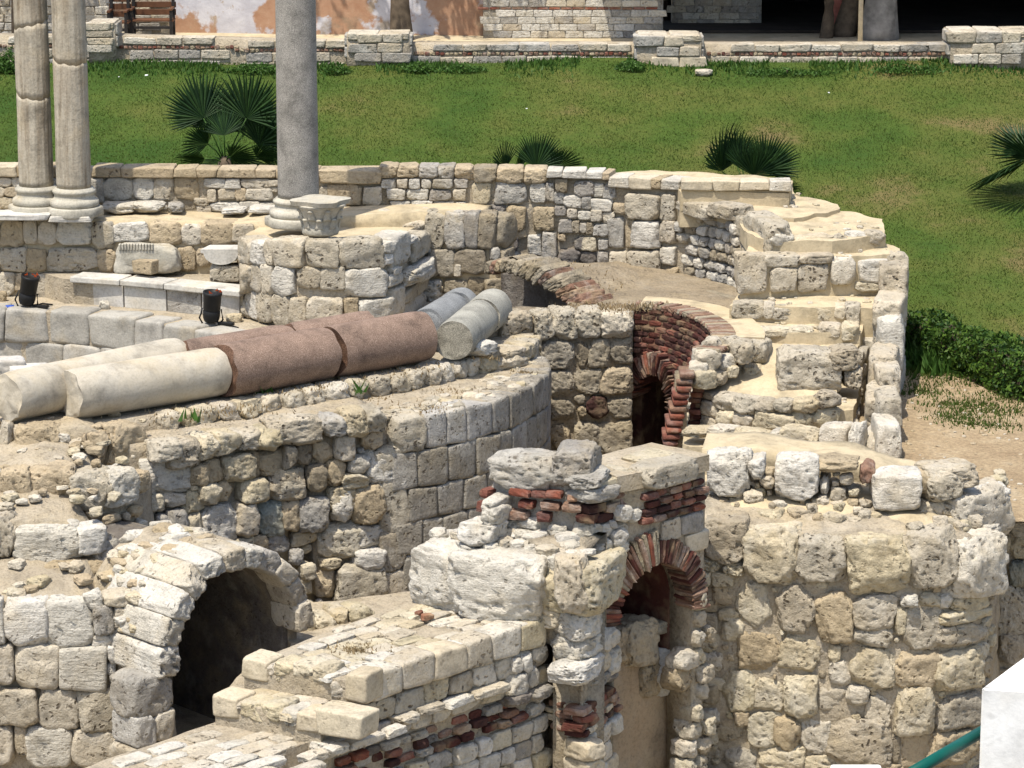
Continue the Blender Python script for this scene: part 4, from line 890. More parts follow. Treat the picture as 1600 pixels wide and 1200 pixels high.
fn.px(C7, [(850, 110, 985, 280, 'w'), (985, 100, 1070, 230), (1070, 95, 1180, 235, 'e'), (1170, 80, 1250, 210, 't'), (1250, 80, 1365, 215, 'g'), (565, 145, 665, 275), (650, 150, 715, 250, 'g'), (700, 130, 780, 255, 'g'), (775, 130, 845, 260), (770, 50, 860, 135, 'y'), (835, 20, 920, 100), (920, 10, 975, 90, 't'), (1010, 0, 1110, 90), (1130, 0, 1260, 80, 'p'), (600, 65, 685, 135, 'y'), (560, 85, 610, 150, 'w'), (1335, 190, 1505, 330, 'y'), (1490, 195, 1600, 290), (1480, 290, 1600, 370, 'w'), (1385, 40, 1480, 170), (1480, 30, 1600, 180, 't'), (1340, 330, 1420, 375, 'y'), (1320, 370, 1415, 490), (1410, 355, 1600, 525, 'p', 'big'), (1245, 345, 1310, 410), (1240, 410, 1305, 475, 'y'), (1110, 220, 1210, 310, 'g'), (970, 240, 1060, 300), (1050, 230, 1110, 300), (510, 170, 570, 240), (430, 180, 510, 260), (405, 265, 500, 440, 'g'), (505, 250, 555, 365, 'g'), (1210, 290, 1260, 350, 'g')], 'rub', ('lime', 'yel', 'tan'), (-.02, .12), 1.05)
fn.darts([(235, 720), (440, 690), (600, 660), (600, 960), (470, 960), (440, 860), (300, 840), (200, 900), (190, 760)], [(.3, .24), (.22, .17), (.14, .11), (.09, .07)], mats=('lime', 'yel', 'tan', 'grey'), tries=260, prot=(-.1, .05), tol=.15)
fn.px((0, 0, 1), [(598, 752, 640, 832), (596, 832, 634, 892, 'patina'), (598, 892, 640, 950), (588, 700, 636, 752, 'pit')], 'ash', ('pit', 'lime'), (.0, .04), 1.06, depth=.5)
top_stones(fn, 150, lambda s: ZB+.03, .0, .75, fn.hit(240, 690)[0], fn.L-.2, (.05, .16), ('lime', 'yel', 'pit'))
# sandy ledge at the wall foot right of the vault
slab(wn.o, 'sand_ledge', [(455, 1010), (640, 985), (680, 960), (640, 925), (560, 935), (470, 945), (440, 975)], -10.72, -12.2, 'mortar', .05)
fl_ = Face(wn, [G(455, 34.9, -10.8), G(560, 35.2, -10.8), G(660, 35.9, -10.8)])
fl_.px(C7, [(1230, 560, 1320, 660), (1310, 575, 1400, 650), (1390, 550, 1460, 620), (1460, 530, 1560, 600), (1240, 640, 1330, 700)], 'rub', ('lime', 'yel'), (.0, .12), depth=.5)

# ---- left mass: big squared stones stepping down towards the viewer
wm = thing('stone_wall', P(120, 1150, Y=33.4), 'stepped mass of big squared white stones at the left, beside the vaulted passage', 'wall')
m4 = Face(wm, [G(-330, 36.0, -8.7), G(-60, 36.1, -8.7), G(150, 36.15, -8.7), G(235, 36.6, -8.8)])
m4.core([(-330, 690), (0, 672), (120, 672), (235, 680)], -12.3, 1.0, 'mortar', .1, amp=.05)
m3 = Face(wm, [G(-330, 35.1, -8.9), G(-60, 35.15, -8.9), G(150, 35.25, -8.9), G(225, 35.7, -8.9), G(250, 36.3, -8.9)])
m3.core([(-330, 745), (0, 740), (60, 733), (150, 748), (225, 765)], -12.3, .95, 'mortar', .1, rise=.16, amp=.05)
m2 = Face(wm, [G(-330, 34.25, -9.3), G(-60, 34.3, -9.3), G(130, 34.4, -9.3), G(200, 34.9, -9.3), G(222, 35.5, -9.3)])
m2.core([(-330, 815), (0, 818), (60, 815), (160, 828), (215, 850)], -12.3, .95, 'mortar', .1, rise=.2, amp=.05)
m1 = Face(wm, [G(-330, 33.3, -10), G(-60, 33.35, -10), G(130, 33.4, -10), G(200, 33.5, -10), G(240, 33.55, -10.6), G(268, 33.7, -10.8), G(272, 34.3, -10.8), G(274, 35.4, -10.8)])
sJ = m1.hit(213, 1090)[0]
m1.core([(-330, 940), (0, 940), (142, 942), (150, 960), (180, 1015), (210, 1060), (268, 1068), (272, 1060)], -12.4, .95, 'mortar', .08, rise=.25, amp=.05)
m4.px(C4, [(-120, 840, -5, 970), (0, 835, 50, 965), (70, 850, 245, 1000, 't', 'big'), (365, 875, 450, 990, 't'), (470, 845, 615, 1005, 'big'), (240, 880, 290, 920), (290, 900, 340, 950), (340, 880, 365, 990)], 'rub', ('tan', 'lime'), (-.02, .06), 1.04)
m3.px(C4, [(-150, 1030, -5, 1160), (0, 1025, 130, 1165, 't'), (130, 1020, 310, 1172, 't', 'big'), (290, 1040, 465, 1188, 'p', 'big'), (440, 1030, 570, 1170, 'w'), (565, 1040, 620, 1120)], 'big', ('tan', 'lime'), (.0, .08), 1.04)
m3.darts([(0, 735), (225, 760), (225, 830), (0, 830)], [(.18, .12), (.1, .08)], mats=('lime', 'tan'), tries=80)
m2.px(C7, [(-150, 170, 0, 320), (-60, 160, 62, 322), (65, 195, 325, 342, 'w', 'big'), (325, 195, 440, 306, 'w', 'ash'), (-160, 330, 0, 480), (0, 330, 180, 490, 'w', 'big'), (185, 335, 428, 472, 't', 'big', .16), (405, 265, 505, 440, 'g')], 'big', ('lime',), (.0, .08), 1.04)
m2.darts([(0, 815), (215, 850), (215, 930), (0, 940)], [(.2, .12), (.1, .08)], mats=('lime', 'white'), tries=80)
m1.px(C7, [(350, 470, 432, 537, 'w'), (390, 525, 475, 640, 'g'), (475, 530, 545, 610), (385, 640, 468, 700, 'w'), (435, 465, 560, 525), (445, 690, 490, 760), (445, 755, 482, 810), (470, 600, 520, 680, 'g')], 'rub', ('lime', 'white'), (.02, .1), 1.06)
m1.px(C7, [(-200, 500, -45, 680), (-40, 500, 18, 682, 'w'), (18, 500, 198, 687, 'w'), (192, 505, 388, 697, 'w'), (-200, 685, -45, 855), (-40, 687, 60, 853), (62, 690, 246, 868), (248, 695, 445, 874, 'w', 'cut'), (-200, 865, -25, 1020), (-20, 870, 157, 1022), (158, 875, 331, 1042, 'p'), (333, 870, 577, 1048), (-200, 1030, -30, 1190), (-30, 1022, 56, 1182), (60, 1025, 118, 1152), (108, 1030, 297, 1198), (298, 1045, 507, 1192), (505, 1050, 572, 1112)], 'ash', ('lime', 'white', 'lime', 'pit'), (.02, .08), 1.02, depth=.5)
m1.px(C7, [(570, 822, 662, 987, 'w'), (662, 835, 716, 975, 'g'), (570, 975, 655, 1110), (655, 970, 722, 1085, 'g'), (560, 1100, 640, 1200), (640, 1085, 722, 1200, 'g')], 'ash', ('lime',), (.0, .04), 1.03, depth=.4)
top_stones(m4, 24, -8.56, .0, .8, size=(.04, .14)); top_stones(m3, 40, -8.83, .14, .85, size=(.04, .16)); top_stones(m2, 40, -9.17, .18, .85, size=(.04, .16)); top_stones(m1, 45, lambda s: -9.88 if s < m1.hit(150, 960)[0] else -10.1, .22, .8, 0, m1.hit(205, 1000)[0])
m1.courses(rows(-11.62, -12.3, .34), (.35, .5), 0, sJ, mats=('lime', 'pit'), tol=.1)

# ================================================================== VAULTED PASSAGE
va = thing('stone_vault', P(370, 1130, Y=33.8), 'round-headed vault of pale stone blocks over a dark passage at the lower left', 'vault')
VF = [G(276, 33.05, -10.4), G(462, 34.25, -10.4)]
fv = Face(va, VF, False); sc = fv.L/2; ZS = -10.47; RI = fv.L/2-.02
print('vault', fv.L, fv.hit(370, 893), fv.hit(276, 1060), fv.hit(462, 1000))
# barrel body
def barrel(face, sc, zc, ri, ro, d0, d1, mat, zfoot, name, n=28):
    bm = bmesh.new(); L = []
    for d in (d0, d1):
        for r in (ri, ro):
            row = []
            ths = [math.pi*i/n for i in range(n+1)]
            row.append(face.pt(sc+r, zfoot, -d)); 
            for t in ths: row.append(face.pt(sc+math.cos(t)*r, zc+math.sin(t)*r, -d))
            row.append(face.pt(sc-r, zfoot, -d)); L.append([bm.verts.new(v) for v in row])
    a, b, c, e = L
    for i in range(len(a)-1):
        bm.faces.new((a[i], a[i+1], c[i+1], c[i])); bm.faces.new((b[i], e[i], e[i+1], b[i+1])); bm.faces.new((a[i], b[i], b[i+1], a[i+1])); bm.faces.new((c[i], c[i+1], e[i+1], e[i]))
    return bmobj(name, bm, M[mat], face.t.o, False)
barrel(fv, sc, ZS, RI+.02, RI+.10, .25, 4.5, 'dark', -12.3, 'barrel'); barrel(fv, sc, ZS, RI+.10, RI+.24, .25, 1.5, 'mortar', -12.3, 'extrados')  # inner barrel coloured dark to deepen the shade of the passage
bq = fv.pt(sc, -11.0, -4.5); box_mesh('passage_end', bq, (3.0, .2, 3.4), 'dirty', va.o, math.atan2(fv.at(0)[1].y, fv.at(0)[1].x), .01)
arcs = [(-.02, .085), (.085, .19), (.19, .29), (.29, .385), (.385, .47), (.47, .56), (.56, .655), (.655, .75), (.75, .85), (.85, .95), (.95, 1.06)]
for i, (u0, u1) in enumerate(arcs):
    voussoirs(fv, sc, ZS, RI, RI+(.25, .24, .25, .26, .24, .26, .27, .28, .29, .30, .32)[i], 1, math.pi*u0, math.pi*u1, (.5, .45, .5, .55, .5, .7, 1.0, 1.3, 1.25, 1.35, 1.3)[i], ('grey', 'lime') if i < 4 else ('white', 'lime'), kind='ash', jr=.015, gap=1.06, prot=.06)
fv.px(C7, [(560, 815, 718, 985), (565, 980, 645, 1110), (640, 965, 722, 1085), (560, 1105, 722, 1210)], 'ash', ('lime', 'grey'), (.02, .06), 1.03, depth=.5)
fv.courses(rows(ZS-.02, -12, .36), (.4, .6), sc+RI, sc+RI+.6, mats=('grey', 'lime'), depth=.5)
for _ in range(70):
    an = RG.uniform(.42, .95)*math.pi; dd = RG.uniform(.5, 1.5); k2 = RG.uniform(.06, .2); q = fv.pt(sc+math.cos(an)*(RI+.22), ZS+math.sin(an)*(RI+.22), -dd)
    va.stone(Matrix.Translation(q) @ Matrix.Rotation(RG.random()*3, 4, 'Z') @ Matrix.Rotation(RG.uniform(-.4, .4), 4, 'X') @ Matrix.Diagonal((k2*1.5, k2, k2*.6, 1)), 'rub', RG.choice(('lime', 'tan', 'white', 'yel')), 'stone')
bmv = []
# sloping haunch of mortar on the left side of the vault
q0 = [P(185, 930, Y=33.95), P(255, 870, Y=34.6), P(300, 850, Y=35.3), P(340, 860, Y=34.9)]
v = [P(178, 1010, Y=33.6), P(190, 960, Y=33.75), P(215, 905, Y=34.2), P(262, 858, Y=34.9), P(330, 845, Y=35.4), P(340, 885, Y=34.2), P(300, 925, Y=33.75), P(275, 985, Y=33.4), P(268, 1035, Y=33.25)]
# ================================================================== FOREGROUND WALL with steps, arch and broken top
wf = thing('stone_wall', P(700, 1190, Y=30.5), 'foreground stone and brick wall with stepped paved top rising to a broken white pier', 'wall')
pA, pB = P(572, 1057, z=-9.5), P(835, 973, z=-9.5); ang = math.atan2(pB.y-pA.y, pB.x-pA.x)
d = (pB-pA).normalized()
fw = Face(wf, [(pA.x-d.x*3.4, pA.y-d.y*3.4), (pA.x, pA.y), (pB.x, pB.y), G(862, 31.45, -9.6)], False)
sU = fw.hit(572, 1075)[0]; sM = fw.hit(530, 1135)[0]; sL = fw.hit(515, 1195)[0]; print('fw', fw.L, sL, sM, sU)
def pxy(pts, z): return [tuple(P(x, y, z=z)[:2]) for x, y in pts]
def redge(s0): return [tuple(fw.pt(s0+(fw.L-.1-s0)*i/8, 0, -.07)[:2]) for i in range(9)]
UPP = pxy([(880, 905), (700, 905), (650, 935), (382, 1037), (540, 1064)], -9.52)+redge(sU)
MID = pxy([(700, 950), (600, 975), (390, 1040), (336, 1094), (500, 1126)], -9.77)+redge(sM)
LOW = pxy([(700, 985), (640, 985), (340, 1128), (130, 1200), (-60, 1262)], -10.03)+redge(.0)
slab(wf.o, 'upper_step', UPP, -9.52, -12.3, 'mortar', .02, pxl=False)
slab(wf.o, 'middle_step', MID, -9.77, -12.3, 'mortar', .02, pxl=False)
slab(wf.o, 'lower_step', LOW, -10.03, -12.3, 'mortar', .02, pxl=False)
pave(wf, [(382, 1037), (540, 1064), (572, 1057), (862, 963), (850, 930), (700, 925), (650, 935)], -9.5, ang, mats=('lime', 'white', 'lime', 'yel'), ch=(.15, .24))
pave(wf, [(-60, 1262), (440, 1275), (520, 1187), (800, 1070), (640, 1000), (340, 1128), (130, 1200)], -10.01, ang, mats=('lime', 'white', 'lime'), cw=(.3, .5))
pave(wf, [(336, 1094), (500, 1126), (530, 1118), (560, 1100), (400, 1065), (375, 1078)], -9.75, ang, mats=('lime', 'yel'))
sE = fw.L+.05
fw.courses([(-9.47, -9.77)], (.36, .5), sU+.0, sE, mats=('lime', 'yel', 'pit', 'lime', 'fresh'), kind='cut', prot=(.05, .06), gap=.004, jz=.004, tilt=.006, depth=.34)
fw.courses([(-9.78, -10.02)], (.30, .55), sM, sE, mats=('lime', 'yel', 'pit'), kind='ash', prot=(.0, .03), gap=.01, jz=.008)
fw.courses([(-10.03, -10.24)], (.25, .5), sL, sE, mats=('lime', 'yel', 'grey'), kind='ash', prot=(-.01, .02), gap=.012)
fw.courses(rows(-10.27, -10.56, .095), (.17, .27), sL-2.5, fw.L-.5, mats=('brickd', 'brickd', 'brickt', 'dark', 'grey', 'brick'), kind='ash', prot=(-.06, .03), gap=.008, skip=.1, name='brick', depth=.25)
fw.courses([(-10.27, -10.42), (-10.42, -10.58)], (.2, .35), fw.L-.5, sE, mats=('lime', 'white'), kind='rub')
fw.courses(rows(-10.58, -12.2, .21), (.22, .42), 0, sE, mats=('lime', 'white', 'yel', 'grey'), kind='ash', prot=(-.02, .05), tilt=.05)
fw.px(C8, [(740, 640, 815, 725, 'g', 'cut', .05), (812, 600, 875, 695, 'w', 'cut', .04), (870, 570, 950, 680, 'r', .0), (790, 740, 830, 800, 'w'), (830, 715, 870, 800, 'w'), (775, 805, 860, 890, 'w', .1), (865, 780, 905, 860), (760, 890, 850, 930, 'd', .12), (870, 860, 940, 905, 'g', .12), (880, 690, 940, 760)], 'rub', ('lime', 'white'), (.02, .09))
def endface(a, b, z): pa, pb = P(*a, z=z), P(*b, z=z); return Face(wf, [(pa.x, pa.y), (pb.x, pb.y)], False)
eu = endface((382, 1037), (542, 1064), -9.52)
eu.px(C7, [(1013, 750, 1115, 832, 'cut', 'f'), (1110, 775, 1150, 825), (1140, 765, 1220, 820, 'y'), (1145, 805, 1180, 845), (1215, 770, 1310, 840), (1300, 780, 1370, 850), (1365, 840, 1445, 912), (1445, 812, 1530, 922, 'cut', 'f', .03)], 'rub', ('yel', 'lime'), (.0, .03), depth=.35)
em = endface((336, 1094), (503, 1127), -9.77)
em.px(C7, [(890, 905, 990, 987, 'cut', 'f'), (995, 935, 1095, 1010, 'y'), (1085, 940, 1175, 1010, 'y'), (1170, 960, 1245, 1025), (1240, 977, 1325, 1045, 'cut', 'f'), (1325, 970, 1505, 1068, 'cut', 'f', .03)], 'rub', ('yel', 'lime'), (.0, .03), depth=.35)
# pier at the near jamb of the arch
fq = Face(wf, [G(858, 31.45, -9.8), G(912, 31.1, -9.8), G(966, 32.0, -9.8)], False)
fq.core([(858, 900), (912, 895), (966, 900)], -12.3, .3, 'mortar', .08, amp=.04)
sq = fq.hit(912, 1000)[0]
fq.px(C8, [(980, 545, 1100, 655, .1), (970, 645, 1095, 745, 'w', .08), (1025, 750, 1150, 832, 'w', .1), (965, 758, 1030, 835)], 'big', ('lime', 'white'), (.05, .1))
fq.px(C8, [(1100, 545, 1170, 640, 'w'), (1095, 640, 1190, 740, 'w'), (1150, 715, 1200, 800), (1195, 700, 1248, 800, 'w'), (1170, 620, 1232, 700), (1145, 805, 1200, 850, 'g'), (1200, 790, 1245, 830, 'd')], 'rub', ('lime',), (.02, .08))
fq.courses(rows(-10.42, -10.76, .085), (.18, .26), mats=('brickt', 'brick', 'brickt', 'brickd', 'fresh'), kind='brick', prot=(.02, .05), name='brick', depth=.25)
fq.courses(rows(-10.78, -12.3, .22), (.25, .45), mats=('lime', 'white', 'fresh'), kind='ash', prot=(.02, .07), tilt=.04)
# white broken mass on top, seen end-on
fx1 = Face(wf, [G(655, 32.1, -9.3), G(720, 31.6, -9.3), G(860, 31.2, -9.3), G(912, 31.05, -9.3), G(966, 31.9, -9.3)])
fx1.core([(655, 905), (700, 885), (760, 878), (860, 880), (912, 880), (966, 895)], -9.8, .6, 'mortar', .15, rise=.15, amp=.06)
D2 = (640, 680, .3)
fx1.px(D2, [(50, 585, 300, 890, 'w', .12), (265, 625, 690, 945, 'w', .25), (600, 640, 775, 920, 'w', .0), (775, 655, 920, 912, 'lime', .1), (900, 655, 1078, 895, 'y', .12), (520, 900, 760, 1000, 'f', .0)], 'big', ('white',), (.1, .2), 1.08, depth=.7)
fx1.px(D2, [(240, 480, 400, 580, 'w', .0), (345, 405, 420, 490, 'w', -.1), (330, 370, 400, 440, 'w', -.2)], 'rub', ('white',), (.0, .1), 1.1, depth=.5)
top_stones(fx1, 40, fx1.hit(860, 878)[1]+.05, .1, .55, size=(.07, .22), mats=('white', 'lime', 'white'))
fx2 = Face(wf, [G(748, 32.3, -8.6), G(800, 31.95, -8.6), G(905, 31.7, -8.6), G(930, 31.75, -8.6), G(1010, 32.35, -8.6)])
fx2.core([(748, 790), (775, 740), (860, 732), (930, 745), (1010, 745)], lambda s: -9.6 if s < fx2.hit(940, 780)[0] else -8.7, .75, 'mortarg', .06, amp=.05)
fx2.px(D2, [(430, 440, 560, 525, 'w'), (555, 430, 660, 492), (720, 470, 810, 542, 'w'), (850, 460, 950, 548, 'w'), (940, 455, 995, 518, 'w'), (985, 455, 1055, 522, 'w'), (1050, 450, 1115, 518), (1105, 445, 1165, 508, 'w'), (430, 555, 540, 632, 'w'), (955, 545, 1100, 622, 'w'), (840, 550, 925, 625), (560, 560, 760, 640, 'g', 'big'), (540, 500, 720, 560, 'g')], 'rub', ('white', 'lime'), (.02, .1), 1.06)
BR = [(530, 275, 640, 312, 'b'), (640, 285, 720, 322, 'b'), (715, 285, 800, 322, 'b'), (575, 340, 650, 377, 'b'), (690, 345, 790, 387), (370, 350, 440, 402, 'b'), (440, 310, 505, 357), (395, 275, 435, 322, 'b'), (480, 390, 620, 432), (670, 400, 740, 447, 'b'), (830, 305, 880, 337, 'b'), (800, 350, 900, 397), (900, 355, 1000, 397, 'B'), (1000, 350, 1080, 392), (1080, 320, 1140, 372), (1140, 320, 1225, 372), (1040, 280, 1135, 322), (1130, 275, 1225, 317), (870, 405, 960, 452, 'B'), (960, 400, 1050, 447, 'B'), (1050, 395, 1110, 442), (1110, 385, 1185, 427, 'b'), (1180, 375, 1255, 422, 'b')]
fx2.px(D2, BR, 'brick', ('brickt', 'brickd'), (.04, .1), 1.02, 'brick', depth=.28)
fx2.px(D2, [(875, 262, 1045, 335, 'g', .16)], 'rub', ('grey',), depth=.4)
fx2.px(D2, [(440, 120, 755, 285, 'g', .04), (745, 85, 938, 255, 'g', .04), (820, 200, 980, 268, 'g', .14)], 'big', ('grey',), (.0, .05), 1.05, depth=.6)
fx2.px(D2, [(935, 215, 1160, 275, 'y', 'cut'), (1155, 215, 1240, 275, 'y', 'cut')], 'ash', ('yel',), (.08, .1), 1.0, depth=.45)
# arch wall beyond the pier
AW = [G(962, 31.85, -9.4), G(1010, 32.1, -9.4), G(1106, 32.85, -9.4)]
fw2 = Face(wf, AW, False); sa0, sa1 = fw2.hit(966, 1000)[0], fw2.hit(1078, 1000)[0]; SA = (sa0+sa1)/2+.02; RA = (sa1-sa0)/2; ZA = fw2.hit(1036, 880)[1]-RA
print('arch', sa0, sa1, RA, ZA, fw2.L)
def abot(s): return ZA+math.sqrt(max(0, (RA+.05)**2-(s-SA)**2)) if abs(s-SA) < RA+.05 else -12.3
zt2 = -8.06
TOPS = [tuple(fw2.pt(fw2.L*i/6, 0, .0)[:2]) for i in range(7)]+[tuple(fw2.pt(fw2.L*(6-i)/6, 0, -.85)[:2]) for i in range(7)]
fw2.core([('s', 0, zt2-.2), ('s', fw2.L, zt2-.2)], abot, .34, 'mortar', .06, ds=.045, amp=.02)
slab(wf.o, 'top_bed', TOPS, zt2-.02, zt2-.2, 'mortar', .015, pxl=False)
pave(wf, [proj((x, y, zt2+ZC)) for x, y in TOPS], zt2, math.atan2(AW[2][1]-AW[1][1], AW[2][0]-AW[1][0]), (.4, .8), (.3, .45), ('yel', 'lime', 'yel'), .1, 0.0, 'cut', up=.03)
fw2.courses([(zt2+.02, zt2-.24)], (.5, .9), fw2.hit(1012, 760)[0], fw2.L, mats=('yel', 'pit', 'yel'), kind='ash', prot=(.08, .1), gap=.004, depth=.4)
fw2.courses(rows(zt2-.27, zt2-.62, .085), (.17, .24), fw2.hit(1008, 770)[0], fw2.L, mats=('brickd', 'brick', 'brickt', 'brick'), kind='brick', prot=(-.02, .04), name='brick', depth=.25)
fw2.courses(rows(zt2-.64, zt2-1.1, .23), (.25, .4), SA-.2, fw2.L, mats=('fresh', 'lime', 'grey'), kind='cut', prot=(-.01, .01), hole=lambda s, z: math.hypot(s-SA, z-ZA) < RA+.36, gap=.004)
fw2.darts([(955, 790), (1040, 800), (1000, 830), (960, 900)], [(.2, .16), (.12, .1)], mats=('lime', 'white', 'grey'), hole=lambda s, z: math.hypot(s-SA, z-ZA) < RA+.4, tries=60)
voussoirs(fw2, SA, ZA, RA, RA+.40, 22, math.pi/2, math.pi+.02, .3, ('brickt', 'brickt', 'brick', 'brickd', 'dirty'), prot=.03, gap=.93, jr=.025)
voussoirs(fw2, SA, ZA, RA, RA+.27, 22, -.12, math.pi/2, .3, ('brickt', 'brickt', 'brickd'), prot=.03, gap=.93, jr=.02)
fw2.courses(rows(ZA+.1, -12.2, .21), (.16, .26), SA+RA+.03, fw2.L+.05, mats=('lime', 'yel', 'pit'), kind='rub', prot=(.0, .06), depth=.3)
# dark brick lining deeper in the arch
ba = math.atan2(fw2.at(.1)[1].y, fw2.at(.1)[1].x)
fin = Face(wf, [fw2.pt(SA-RA-.2, 0, -1.6)[:2], fw2.pt(SA+RA+.2, 0, -1.6)[:2]], False)
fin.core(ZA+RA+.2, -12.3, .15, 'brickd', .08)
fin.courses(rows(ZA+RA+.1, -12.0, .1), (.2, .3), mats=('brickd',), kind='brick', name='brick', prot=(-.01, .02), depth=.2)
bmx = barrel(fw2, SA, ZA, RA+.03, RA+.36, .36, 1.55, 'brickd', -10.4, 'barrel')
# stained plaster blocking inside the arch with broken stones on its top
fpl = Face(wf, [fw2.pt(SA-RA-.1, 0, -.42)[:2], fw2.pt(SA+RA*1.4, 0, -.42)[:2]], False)
fpl.core([(960, 1000), (985, 985), (1010, 1010), (1050, 1045), (1065, 1060)], -12.3, .35, 'plaster_tan', .04, amp=.03, name='plaster_face')
fpl.px(C8, [(1235, 615, 1335, 780, 't'), (1275, 590, 1395, 770, 't'), (1395, 705, 1495, 890, 'w', .1), (1340, 770, 1410, 900, 't'), (1385, 590, 1440, 640, 'r')], 'big', ('tan',), (.02, .1), depth=.4)
fw2.px(C8, [(1500, 715, 1575, 790), (1490, 790, 1560, 880, 't')], 'rub', ('lime',), (.0, .06))

# ================================================================== RIGHT RUBBLE WALL
w2 = thing('stone_wall', P(1330, 1190, Y=33.3), 'massive rounded wall of large yellowish rubble stones in the right foreground', 'wall')
R1 = [G(1088, 33.6, -9.8), G(1150, 33.5, -9.8), G(1250, 33.35, -9.8), G(1380, 33.25, -9.8), G(1480, 33.35, -9.8), G(1535, 33.65, -9.8), G(1562, 34.2, -9.8), G(1568, 34.9, -9.8)]
f2w = Face(w2, R1)
f2w.core([(1088, 815), (1160, 825), (1250, 832), (1400, 838), (1480, 842), (1535, 838), (1562, 830)], -12.3, 1.3, 'mortar', .035, rise=.28, amp=.05)
f2w.px(C9, [(260, 170, 440, 340, 'p'), (265, 320, 335, 380), (350, 340, 430, 397), (440, 205, 657, 418, 'y', .12), (660, 235, 852, 412, 'p', .12), (868, 240, 1120, 460, 'y', .14), (1112, 225, 1310, 438, 'p', .14), (1295, 245, 1468, 478, 'lime', .18), (1460, 240, 1545, 438, 'p', .12)], 'big', ('yel',), (.05, .12), 1.06, depth=.6)
f2w.px(C9, [(400, 430, 545, 615), (570, 440, 730, 630, 'p'), (735, 470, 885, 672, .08), (890, 480, 1060, 618, .08), (890, 610, 1050, 692, 'p'), (1060, 530, 1110, 640), (1100, 520, 1262, 702, 'p'), (1250, 540, 1440, 602), (1245, 600, 1432, 692, 'p'), (1085, 475, 1150, 522, 'w', .12), (1150, 470, 1250, 530), (1250, 475, 1300, 530, 'w'), (1300, 480, 1430, 545),
 (290, 440, 385, 522), (255, 380, 300, 440), (300, 385, 390, 442), (340, 580, 430, 672), (405, 640, 582, 802), (580, 655, 747, 812), (785, 690, 835, 765), (790, 755, 880, 852), (880, 705, 1060, 862, .06), (1060, 710, 1245, 872), (1230, 715, 1415, 872, .06), (1360, 700, 1415, 735), (345, 800, 480, 962), (470, 830, 612, 982), (605, 820, 737, 987, .08), (740, 870, 860, 962, 'p'), (860, 860, 950, 932), (940, 900, 1057, 1052), (1068, 865, 1217, 1052, .1), (1250, 900, 1420, 1052, 'r'),
 (450, 970, 582, 1112), (560, 990, 667, 1132), (670, 990, 800, 1142), (790, 1000, 1040, 1182, 'p'), (245, 945, 330, 1012), (215, 1015, 325, 1097), (150, 1030, 215, 1097), (1215, 1050, 1400, 1180, 't'), (500, 1110, 680, 1220), (330, 1120, 480, 1220, 'r'), (1040, 1060, 1090, 1180, 'r'), (680, 1150, 900, 1260), (900, 1180, 1100, 1280), (240, 640, 330, 720), (250, 720, 340, 790), (250, 860, 330, 930, 'r'), (260, 560, 330, 640, 'r')], 'rub', ('yel', 'yel', 'tan', 'lime'), (.0, .07), 1.05)
f2w.px(C9, [(1085, 1060, 1260, 1200, 'cut')], 'cut', ('tan',), (-.03, -.02), 1.0)
f2w.darts([(1092, 850), (1560, 880), (1545, 1200), (1060, 1200), (1085, 1000)], [(.32, .26), (.22, .16), (.15, .12), (.10, .08), (.07, .055), (.05, .04)], mats=('yel', 'tan', 'yel', 'dirty'), tries=330, prot=(-.03, .04), tol=.22)
f2w.courses(rows(-11.62, -12.2, .09), (.2, .3), 0, f2w.hit(1125, 1180)[0], mats=('brickd',), kind='brick', name='brick', tol=.3)
# sloping rubble top
f3w = Face(w2, [G(1095, 34.75, -8.8), G(1250, 34.6, -8.8), G(1400, 34.5, -8.8), G(1500, 34.6, -8.8), G(1565, 35.0, -8.8)])
f3w.core([(1095, 705), (1180, 705), (1250, 715), (1330, 722), (1400, 742), (1480, 750), (1560, 790)], -12.0, 1.0, 'sand', .1, rise=-.03, amp=.05)
v, f = [], []
for i in range(25):                                                        # sand slope between the top stones and the ledge row
    s = f3w.L*i/24; sb = f2w.L*.93*i/24
    for j in range(7):
        u = j/6; a = f3w.pt(s, -8.83-.03*(i/24), .02); b = f2w.pt(sb, -9.13, -.28); p = a.lerp(b, u); p.z += .05*math.sin(u*math.pi)+nz(p, 2.2)*.09+nz(p, 6, 2)*.03; v.append(p)
for i in range(24):
    for j in range(6): f.append((i*7+j, (i+1)*7+j, (i+1)*7+j+1, i*7+j+1))
meshobj('sand_slope', v, f, M['sand'], w2.o)
f4w = Face(w2, [G(1095, 34.2, -8.9), G(1250, 34.05, -8.9), G(1400, 33.95, -8.9), G(1500, 34.05, -8.9), G(1572, 34.6, -8.9)])
f4w.px(C6, [(285, 958, 452, 1128, 'w', 'big'), (450, 985, 518, 1060, 'w'), (568, 982, 738, 1142, 'w', 'big', .1), (750, 1060, 790, 1125, 'w'), (972, 1035, 1162, 1178, 'w', 'ash', .2), (1150, 1040, 1202, 1122, 't'), (1195, 1040, 1332, 1147, 'p', .12), (1215, 1015, 1392, 1100, 'lime', 'big'), (1300, 1120, 1525, 1250, 'w', 'big', .05), (920, 1010, 980, 1090, 'brickt'), (690, 985, 900, 1035, 't'), (500, 1050, 560, 1100)], 'rub', ('lime', 'white'), (.02, .1), 1.06, depth=.5)
f4w.px(C9, [(280, 80, 345, 150), (370, 70, 432, 122, 'y'), (568, 85, 657, 192, 'p'), (690, 100, 752, 152), (750, 100, 845, 235, 'p'), (830, 110, 935, 240, 'p'), (830, 240, 888, 292, 'y'), (1150, 90, 1290, 205, 'lime', 'big'), (1290, 55, 1528, 245, 'lime', 'big', .12), (1380, 178, 1458, 242, 'w', .2), (420, 150, 500, 200), (600, 180, 660, 230), (480, 90, 560, 150)], 'rub', ('yel', 'lime'), (.0, .1), 1.06, depth=.45)
